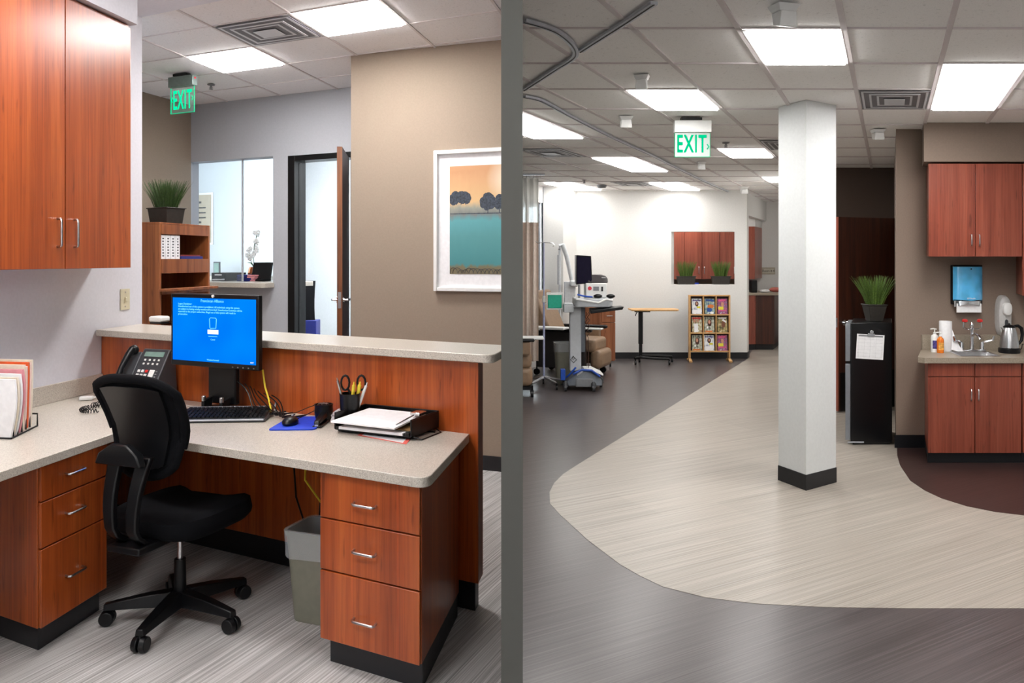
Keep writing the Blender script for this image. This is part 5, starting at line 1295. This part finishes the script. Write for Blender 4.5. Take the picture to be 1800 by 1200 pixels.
for r in range(3):
    for c in range(3):
        k,ds=defs[r*3+c]; z0=zbt+ph*(2-r)+.009; mw,mh=iw-.045,ph-.045; cx=-hw+.0225+iw*(c+.5)+random.uniform(-.006,.006)
        Mm=M@Matrix.Translation((cx,-.018,z0))@Matrix.Rotation(-.12,4,'X')
        t=thing('magazine','magazine in the %s %s pocket: %s'%(rows[r],cols[c],ds),'magazine',Mm,'magazines in the wooden rack')
        m=MB(Mm); m.box(-mw/2,mw/2,0,.006,0,mh); obj('cover',m,MG[k],t)
        def bit(nm,pts,mt,y=-.0008):
            m=MB(Mm); m.bm.faces.new([m.v((x*mw,y,z*mh)) for x,z in pts]); obj(nm,m,mt,t,normals=False)
        def disc(nm,x,z,rx,rz,mt,y=-.0012): bit(nm,[(x+rx*math.cos(a*PI/6),z+rz*math.sin(a*PI/6)) for a in range(12)],mt,y)
        if k in(0,):
            bit('title_band',[(-.42,.86),(.42,.86),(.42,.92),(-.42,.92)],LBL); disc('printed_hair',0,.66,.18,.17,HAIR); disc('printed_face',0,.68,.09,.09,SKIN,-.0016); bit('printed_block',[(.0,.38),(.38,.38),(.38,.50),(0,.50)],YEL); bit('printed_lines',[(-.4,.05),(.4,.05),(.4,.30),(-.4,.30)],PAPER)
        if k==1: bit('title_band',[(-.4,.84),(.45,.80),(.42,.92),(-.4,.96)],BLP); disc('printed_dish',.1,.50,.34,.13,ORP); disc('printed_bowl',-.05,.28,.3,.14,BLP); disc('printed_plate',.2,.08,.2,.07,PAPER)
        if k==2: bit('title_band',[(-.4,.82),(.3,.84),(.3,.96),(-.4,.94)],PKP); disc('printed_face',.0,.62,.14,.16,SKIN); bit('printed_block',[(-.42,.28),(.1,.28),(.1,.48),(-.42,.48)],YEL); bit('printed_strip',[(-.42,.2),(.4,.2),(.4,.26),(-.42,.26)],PKP)
        if k==3: bit('title_band',[(-.45,.86),(.4,.88),(.4,.97),(-.45,.97)],RED); disc('printed_face',-.25,.74,.12,.10,SKIN); disc('printed_face',.08,.76,.12,.10,SKIN); bit('printed_block',[(-.3,.02),(.1,.02),(.1,.56),(-.3,.56)],PAPER)
        if k==4: disc('printed_hair',.02,.62,.22,.24,HAIR); disc('printed_face',.0,.68,.12,.13,SKIN,-.0016); bit('printed_strip',[(-.45,.02),(.3,.02),(.3,.12),(-.45,.12)],ORP); disc('printed_hand',-.2,.32,.10,.08,PAPER)
        if k==5: disc('printed_face',.1,.52,.2,.22,SKIND); bit('printed_cap',[(-.05,.78),(.4,.60),(.42,.70),(.1,.88)],PAPER,-.0016); bit('title_band',[(-.4,.88),(.4,.88),(.4,.96),(-.4,.96)],PAPER)
# --- overbed table
YO=12.2; M=Matrix.Translation((X(1126,YO),YO,0)); k_=YO/F
t=thing('overbed_table','rolling overbed table with a pale wooden top by the white wall','table',M)
xa,xb=X(1107,YO)-X(1126,YO),X(1191,YO)-X(1126,YO); ztt=EYE-(542.5-HZ)*k_
m=MB(M); pl=rounded([Vector(p) for p in((xa,-.2),(xb-.04,-.2),(xb,-.1),(xb,.12),(xb-.04,.2),(xa,.2))],(),.01); m.prism([(p.x,p.y) for p in pl],ztt-.024,ztt); obj('tabletop',m,PINE,t,.004)
m=MB(M); m.box(-.09,.14,-.05,.05,ztt-.05,ztt-.0245); m.tube([(-.05,-.05,ztt-.04),(-.08,-.10,ztt-.06),(-.10,-.12,ztt-.10)],.008,8); obj('support_plate',m,BLACKP,t,.003)
m=MB(M); m.box(-.032,.032,-.03,.03,.30,ztt-.05); obj('outer_column',m,BLACKP,t,.006)
m=MB(M); m.box(-.024,.024,-.022,.022,.10,.2995); obj('inner_column',m,BLACKP,t,.004)
m=MB(M); m.tube([(xa+.05,-.18,.10),(-.02,-.12,.11),(0,0,.11),(.0,.12,.11),(xb-.06,.13,.09)],.02,10); m.tube([(-.02,-.12,.11),(.2,-.15,.095),(xb-.16,-.17,.09)],.02,10); obj('base_frame',m,BLACKP,t)
for x,y in((xa+.06,-.18),(xb-.16,-.17),(xb-.06,.13),(.0,.12)):
    m=MB(M); m.cyl((x-.012,y,.032),(x+.012,y,.032),.031,.031,14); m.cyl((x,y,.04),(x,y,.09),.01,.01,8); obj('caster',m,BLACKP,t)
# --- medical cart
YK=9.85; M=Matrix.Translation((X(1012,YK),YK,0)); k_=YK/F
def cx(px,Y=YK): return X(px,Y)-X(1012,YK)
def cz(py,Y=YK): return EYE-(py-HZ)*Y/F
CARTG=plain('cart_light_grey',(196,200,204),.4,var=.03); CARTD=plain('cart_dark_grey',(104,110,118),.4,var=.05)
t=thing('computer_cart','grey rolling medical computer cart with a slim post and blue trimmed base','medical cart',M)
m=MB(M); m.box(cx(1001),cx(1021),-.06,.06,.22,cz(540)); obj('post',m,CARTG,t,.012)
m=MB(M); m.box(cx(1018),cx(1028),-.05,.05,cz(618),cz(540)); obj('lift_rail',m,CARTD,t,.006)
m=MB(M); rings=[]
for f,hh_ in((0,.03),(.12,.10),(.3,.17),(.5,.20),(.7,.17),(.88,.12),(1,.06)):
    x=cx(994)+(cx(1056)-cx(994))*f; w=.20-.05*abs(f-.5)
    rings.append([(x,-w,.06),(x,w,.06),(x,w*.7,.06+hh_),(x,-w*.7,.06+hh_)])
m.loft(rings); bs=obj('base',m,CARTD,t,.01)
m=MB(M); m.box(cx(1010),cx(1040),-.215,-.19,.05,.15); obj('battery_cover',m,MIDP,bs,.008)
m=MB(M); rings=[]
for f,z in((0,.20),(.3,.262),(.6,.262),(1,.20)):
    x=cx(1012)+(cx(1058)-cx(1012))*f; rings.append([(x,-.16,z-.025),(x,.14,z-.025),(x,.12,z),(x,-.14,z)])
m.loft(rings); obj('base_lid',m,WHITEP,bs,.006)
m=MB(M); m.tube([(cx(1005),-.17,.20),(cx(1020),-.17,.252),(cx(1038),-.17,.245),(cx(1052),-.17,.17)],.014,8); obj('trim',m,BLUETRIM,bs)
m=MB(M); m.tube([(cx(994),-.16,.16),(cx(999),-.2,.2),(cx(1010),-.22,.29)],.012,8); m.box(cx(984),cx(992),-.2,-.1,.13,.26); obj('foot_pedal',m,BLUETRIM,t,.005)
for px,y in((992,-.2),(1040,-.24),(1058,.12),(1000,.2)):
    m=MB(M); x=cx(px); m.cyl((x-.016,y,.042),(x+.016,y,.042),.041,.041,16); m.lathe([(.034,.05),(.03,.10),(.012,.12)],(x,y,0),12); obj('caster',m,DARKP,t)
m=MB(M); pl=rounded([Vector(p) for p in((cx(1008),-.24),(cx(1068),-.24),(cx(1076),-.08),(cx(1070),.24),(cx(1008),.24))],(0,1,2,3,4),.05)
m.prism([(p.x,p.y) for p in pl],cz(538),cz(523)); obj('work_surface',m,CARTG,t,.012)
m=MB(M); m.tube([(cx(1012),-.25,cz(519)),(cx(1010),-.26,cz(524)),(cx(1030),-.28,cz(527)),(cx(1048),-.29,cz(530)),(cx(1060),-.29,cz(524)),(cx(1072),-.27,cz(526))],.014,8); obj('front_handle',m,WHITEP,t)
m=MB(M); m.tube([(cx(1012),-.24,cz(516)),(cx(1025),-.25,cz(519)),(cx(1038),-.26,cz(520))],.010,8); obj('blue_edge',m,BLUETRIM,t)
m=MB(M); m.box(cx(990),cx(1007),-.14,.06,cz(548),cz(534)); m.box(cx(991),cx(1006),-.12,.04,cz(534),cz(532)); obj('side_caddy',m,CARTG,t,.01)
m=MB(M); m.hexa([(cx(1034),-.34,cz(548)),(cx(1088),-.34,cz(541)),(cx(1088),-.1,cz(541)),(cx(1034),-.1,cz(548)),(cx(1034),-.34,cz(543)),(cx(1090),-.34,cz(536)),(cx(1090),-.1,cz(536)),(cx(1034),-.1,cz(540))]); obj('keyboard_tray',m,BLACKP,t,.006)
m=MB(M)
for px,ln_ in((1029,.62),(1033,.68)):
    pts=[]
    for k in range(60):
        f=k/59; a=f*2*PI*9 if f<.45 else 0; pts.append((cx(px)+.014*math.sin(a),-.1+.014*math.cos(a),cz(548)-ln_*f))
    m.tube(pts,.004,5)
obj('coiled_cable',m,plain('brown_cord',(70,44,40),.5),t)
text('cart_emblem','◇',.09,M@Matrix.Translation((cx(1007.5),-.063,.33))@Matrix.Rotation(PI/2,4,'X'),DARKP,t,.0005)
m=MB(M); m.tube([(cx(1007),-.062,.36),(cx(1009.5),-.062,.385),(cx(1007),-.062,.41),(cx(1004.5),-.062,.385)],.004,6,True); obj('post_emblem',m,DARKP,t)
m=MB(M); m.box(cx(1016),cx(1018)+.01,-.05,.0,cz(523)+.0,cz(500)); obj('monitor_mast',m,MIDP,t,.003)
# monitor on the cart
t=thing('cart_monitor','dark thin monitor on the medical cart','monitor',M@Matrix.Translation((cx(1026),-.04,cz(500))))
m=MB(M); m.hexa([(cx(1012),-.02,cz(500)),(cx(1039),-.10,cz(497)),(cx(1039)+.01,-.06,cz(497)),(cx(1012)+.01,.02,cz(500)),(cx(1012),-.04,cz(448)),(cx(1037),-.11,cz(450)),(cx(1037)+.01,-.07,cz(450)),(cx(1012)+.01,.0,cz(448))]); obj('case',m,BLACKP,t,.006)
m=MB(M); m.hexa([(cx(1014),-.030,cz(498)),(cx(1038),-.104,cz(495.5)),(cx(1038),-.1,cz(495.5)),(cx(1014),-.024,cz(498)),(cx(1014),-.048,cz(450.5)),(cx(1036),-.114,cz(452)),(cx(1036),-.11,cz(452)),(cx(1014),-.042,cz(450.5))]); obj('screen',m,plain('off_screen_indigo',(34,30,52),.25),t)
m=MB(M); m.box(cx(1012)-.012,cx(1012)-.001,-.04,.0,cz(498),cz(448)); obj('side_bezel',m,MIDP,t,.002)
# device + printer
t=thing('infusion_device','white medical device with a red dot on the cart','medical device',M@Matrix.Translation((cx(1047),0,cz(522.5))))
m=MB(M); m.box(cx(1028),cx(1065),-.12,.14,cz(522.5),cz(497)); obj('case',m,WHITEP,t,.012)
m=MB(M); m.cyl((cx(1035),-.125,cz(506)),(cx(1035),-.120,cz(506)),.024,.024,16); obj('red_dot',m,plain('muted_red',(214,60,74),.5),t)
m=MB(M); m.box(cx(1041),cx(1051),-.124,-.12,cz(510),cz(503)); obj('label_plate',m,MIDP,t)
m=MB(M); m.box(cx(1055),cx(1058),-.124,-.12,cz(511),cz(503)); obj('slot',m,BLACKP,t)
t=thing('label_printer','black label printer on top of the white device','printer',M@Matrix.Translation((cx(1050),0,cz(497))))
m=MB(M); rings=[]
for f,h_ in((0,.05),(.25,.10),(.7,.10),(.9,.085),(1,.05)):
    x=cx(1032)+(cx(1067)-cx(1032))*f; z=cz(497)+.002; rings.append([(x,-.11,z),(x,.12,z),(x,.10,z+h_),(x,-.08,z+h_)])
m.loft(rings); obj('case',m,plain('printer_dark_brown',(48,40,42),.35),t,.012)
m=MB(M); m.box(cx(1056),cx(1063),-.1,-.07,cz(488.5),cz(486.5)); obj('paper_slot',m,STEEL,t)
for px,lb in((1048,'small dark mouse on the left of the cart surface'),(1070,'small dark scanner on the right edge of the cart')):
    m=MB(M); m.ell((cx(px),-.19,cz(523)+.028),(.055,.04,.026),14,8); obj('handheld_device',m,BLACKP,None,label=lb,cat='device')
# --- recliners
def recliner(M,label,table=True):
    t=thing('recliner_chair',label,'recliner',M)
    # local: x = forward (seat faces +x), y = across, z up
    m=MB(M); m.loft([[(-.30,y,.42),(-.12,y,.42),(-.42,y,1.10),(-.56,y,1.10)] for y in(-.30,.30)]); obj('backrest',m,TAUPE,t,.03)
    m=MB(M); m.loft([[(-.49,y,1.0),(-.385,y,1.0),(-.42,y,1.16),(-.53,y,1.16)] for y in(-.26,.26)]); obj('headrest',m,TAUPE,t,.025)
    m=MB(M); m.box(-.2,.42,-.27,.27,.34,.52); obj('seat',m,TAUPE,t,.05,seg=3)
    m=MB(M); m.box(.34,.50,-.27,.27,.12,.37); obj('footrest',m,TAUPE,t,.06,seg=3)
    for s_ in(-1,1):
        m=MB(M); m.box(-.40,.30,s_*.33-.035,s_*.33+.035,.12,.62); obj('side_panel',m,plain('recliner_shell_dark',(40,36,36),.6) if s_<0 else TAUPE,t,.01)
        m=MB(M); m.box(-.30,.40,s_*.34-.045,s_*.34+.045,.62,.665); obj('armrest',m,BLACKP,t,.018)
    if table:
        m=MB(M); m.box(-.35,.10,-.62,-.40,.66,.69); obj('side_tray',m,WHITEP,t,.008)
        m=MB(M); m.box(.18,.58,-.50,-.39,.668,.69); obj('front_tray',m,WHITEP,t,.008)
    for sx in(-.42,.36):
        for s_ in(-1,1):
            m=MB(M); m.cyl((sx-.0,s_*.28-.015,.045),(sx,s_*.28+.015,.045),.044,.044,14); m.cyl((sx,s_*.28,.05),(sx,s_*.28,.13),.012,.012,8); obj('caster',m,BLACKP,t)
    return t
recliner(place(X(1006,11.1),11.1,0,-.42),'taupe vinyl recliner with white side trays behind the medical cart')
t=thing('recliner_chair','taupe vinyl recliner cut off by the grey divider','recliner',Vector((.16,9.4,0)))
M=Matrix.Translation((0,9.4,0))
xr0,xr1=DW+.008,X(937,9.4)
m=MB(M); m.box(xr0,xr1-.02,-.25,.25,.34,.52); obj('seat',m,TAUPE,t,.05,seg=3)
m=MB(M); m.box(xr0,xr1-.01,-.25,.25,.13,.35); obj('footrest',m,TAUPE,t,.06,seg=3)
m=MB(M); m.box(xr0,xr1-.03,.26,.32,.12,.60); obj('side_panel',m,TAUPE,t,.01)
m=MB(M); m.box(xr0,xr1-.04,-.33,-.26,.50,.655) ; obj('arm_pad',m,TAUPE,t,.02)
m=MB(M); m.box(xr0,xr1+.01,-.35,-.25,.656,.69); obj('armrest',m,BLACKP,t,.015)
m=MB(M); m.box(xr0+.06,X(955,9.4),-.24,.05,.67,.69); obj('side_tray',m,WHITEP,t,.006)
for y in(-.2,.2):
    m=MB(M); m.cyl((xr1-.03,y,.045),(xr1,y,.045),.044,.044,14); m.cyl((xr1-.015,y,.05),(xr1-.015,y,.14),.012,.012,8); obj('caster',m,BLACKP,t)
m=MB(M); m.box(xr0,xr1-.02,-.22,.22,.09,.13); obj('underframe',m,BLACKP,t)
# --- IV pole
YI=9.95; M=Matrix.Translation((X(956,YI),YI,0))
t=thing('iv_pole','slender IV pole with hooks beside the curtain','iv pole',M)
m=MB(M); m.cyl((0,0,.10),(0,0,1.1),.014,.014,12); m.cyl((0,0,1.1),(0,0,1.80),.009,.009,10); obj('pole',m,plain('pole_blueish_steel',(168,174,206),.35,.1),t)
m=MB(M); m.tube([(-.10,0,1.82),(-.08,0,1.80),(0,0,1.805),(.11,0,1.80),(.13,0,1.77),(.11,0,1.755)],.006,8); obj('hook_bar',m,CHROME,t)
m=MB(M); m.cyl((0,0,1.06),(0,0,1.14),.024,.02,12); obj('clamp',m,WHITEP,t)
for k in range(5):
    a=k*2*PI/5+.3; m=MB(M); e_=(.26*math.cos(a),.26*math.sin(a),.075); m.tube([(0,0,.13),e_],.016,8); obj('leg',m,STEEL,t)
    m=MB(M); m.cyl((e_[0]-.01,e_[1],.03),(e_[0]+.01,e_[1],.03),.029,.029,12); m.cyl((e_[0],e_[1],.03),(e_[0],e_[1],.08),.008,.008,8); obj('caster',m,BLACKP,t)
# pump on pole
M2=Matrix.Translation((X(975,YI),YI,0)); z0,z1=EYE-(541-HZ)*YI/F,EYE-(514-HZ)*YI/F
t=thing('wall_caddy','teal green box in a white wire holder on the IV pole','holder',M2@Matrix.Translation((0,0,z0)))
m=MB(M2); m.box(-.085,.085,-.05,.05,z0,z1-.03); obj('box',m,GREENP,t,.006)
m=MB(M2); w=.10
for z in(z0-.012,z1-.02): m.tube([(-w,-.06,z),(w,-.06,z),(w,.06,z),(-w,.06,z)],.006,6,True)
for x in(-w,w): m.tube([(x,-.06,z0-.012),(x,-.06,z1)],.006,6)
m.tube([(-w,-.06,z1),(w,-.06,z1)],.006,6); m.tube([(-w,0,z0+.05),(X(956,YI)-X(975,YI)+.012,0,z0+.05)],.006,6); obj('wire_holder',m,WHITEP,t)
# --- exam lamp arm
YE=11.85; xe=X(984,YE)
t=thing('exam_lamp','white articulated exam lamp arm beside the window pier','lamp',Vector((xe,YE,0)))
def ep(px,py): return at(px,py,YE)
LWH=plain('lamp_white',(222,226,230),.4)
m=MB(); m.cyl((xe,YE,.05),ep(984,432),.018,.016,12); obj('post',m,LWH,t)
m=MB(); m.lathe([(.13,.002),(.13,.03),(.04,.05)],(xe,YE,0),24); obj('floor_base',m,LWH,t)
m=MB(); m.tube([ep(983,432),ep(989,430),ep(996,450),ep(1005,492)],[.03,.038,.034,.03],12); obj('arm',m,LWH,t)
m=MB(); m.tube([ep(983,448),ep(983,500)],.028,10); obj('sleeve',m,LWH,t)
m=MB(); p_=ep(1008,500); m.box(p_.x-.05,p_.x+.07,YE-.07,YE+.07,p_.z-.03,p_.z+.06); obj('lamp_head',m,LWH,t,.02)
m=MB(); m.cyl(ep(982.5,438)+Vector((0,-.03,0)),ep(982.5,438)+Vector((0,-.04,0)),.01,.01,8); obj('pivot_bolt',m,BLACKP,t)
# white wall box
m=MB(); a_=at(992,540,11.9); b_=at(1012,495,11.9); m.box(a_.x,b_.x,11.9,12.02,a_.z,b_.z); obj('arm_housing',m,LWH,t,.01)
# --- bedside cabinet
YS=11.75; xs0_,xs1_=X(1057,YS),X(1083,YS); zt2=EYE-(541-HZ)*YS/F
ff2=frame((xs0_,YS),(.98,.10),(-.75,.80))
t=thing('bedside_cabinet','small cherry bedside cabinet with a drawer by the white wall','cabinet',Vector((xs0_,YS,0)))
w_=(xs1_-xs0_)
m=MB(); m.fbox(ff2,0,w_,.02,.55,.09,zt2-.02); obj('body',m,wood('bedside_cherry',(140,80,50),(174,110,72),(192,130,90)),t,.003)
m=MB(); m.fbox(ff2,.004,w_-.004,0,.019,.10,.66); obj('door',m,MATS['bedside_cherry'],t,.003)
m=MB(); m.fbox(ff2,.004,w_-.004,0,.019,.666,zt2-.024); d=obj('drawer',m,MATS['bedside_cherry'],t,.003)
m=MB(); m.tube([ff2(w_*.3,-.02,.76),ff2(w_*.7,-.02,.76)],.006,8); obj('handle',m,STEEL,d)
m=MB(); m.fbox(ff2,-.01,w_+.01,-.01,.56,zt2-.02,zt2); obj('top',m,MATS['bedside_cherry'],t,.003)
for u in(.03,w_-.03):
    for v in(.06,.5):
        m=MB(); q=ff2(u,v); m.cyl((q.x-.01,q.y,.035),(q.x+.01,q.y,.035),.034,.034,12); m.cyl((q.x,q.y,.04),(q.x,q.y,.09),.01,.01,8); obj('caster',m,BLACKP,t)
bin_(X(990,10.2)+.02,10.2,.1,.26,.20,.53,'grey waste bin with clear liner behind the medical cart')
# --- curtain
YCu=10.2
def curtain(z0,z1,mat,name,parent,x1,amp=.035,seed=0,thk=.004):
    m=MB(); n=60; a=[];b=[]
    for i in range(n+1):
        f=i/n; x=.045+(x1-.045)*f; y=YCu+.10*f+amp*math.sin(f*2*PI*3.5+seed); a.append((x,y)); b.append((x,y+thk))
    rings=[[(p[0],p[1],z) for p in a]+[(p[0],p[1],z) for p in reversed(b)] for z in(z0,(z0+z1)/2,z1)]
    m.loft(rings); return obj(name,m,mat,parent,sharp=60)
t=thing('privacy_curtain','taupe privacy curtain with white mesh top beside the divider','curtain',Vector((.2,YCu,.2)))
zs=EYE+(HZ-390)*YCu/F
curtain(.28,zs,TAUPE2,'cloth',t,X(947,YCu)); curtain(zs+.0005,ZR-.06,MESHTOP,'mesh_band',t,X(947,YCu))
for k in range(8):
    x=.05+k*.045; m=MB(); m.tube([(x,YCu+.02,ZR-.065),(x,YCu+.02,ZR-.026)],.003,6); obj('carrier_hook',m,CHROME,t)
m=MB(); m.box(DW+.003,.42,YCu-.0,YCu+.04,ZR-.026,ZR-.0085); obj('curtain_track',m,ALU,None,label='short curtain track carrying the taupe curtain',cat='curtain track')

# ================================================================= LIGHT, CAMERA
w=bpy.data.worlds.new('world'); bpy.context.scene.world=w; w.use_nodes=True
bg=w.node_tree.nodes['Background']; bg.inputs[0].default_value=(.80,.93,1.0,1); bg.inputs[1].default_value=5.0
cam=bpy.data.cameras.new('camera'); co=bpy.data.objects.new('camera',cam); C.objects.link(co)
cam.sensor_width=36; cam.lens=F/1800*36; cam.shift_y=-(600-HZ)/1800; cam.clip_start=.05; cam.clip_end=100
co.location=(0,0,EYE); co.rotation_euler=(PI/2,0,0)
sc_=bpy.context.scene; sc_.camera=co
vs=sc_.view_settings; vs.view_transform='Standard'; vs.look='None'; vs.gamma=1; vs.use_curve_mapping=False; vs.exposure=1.15
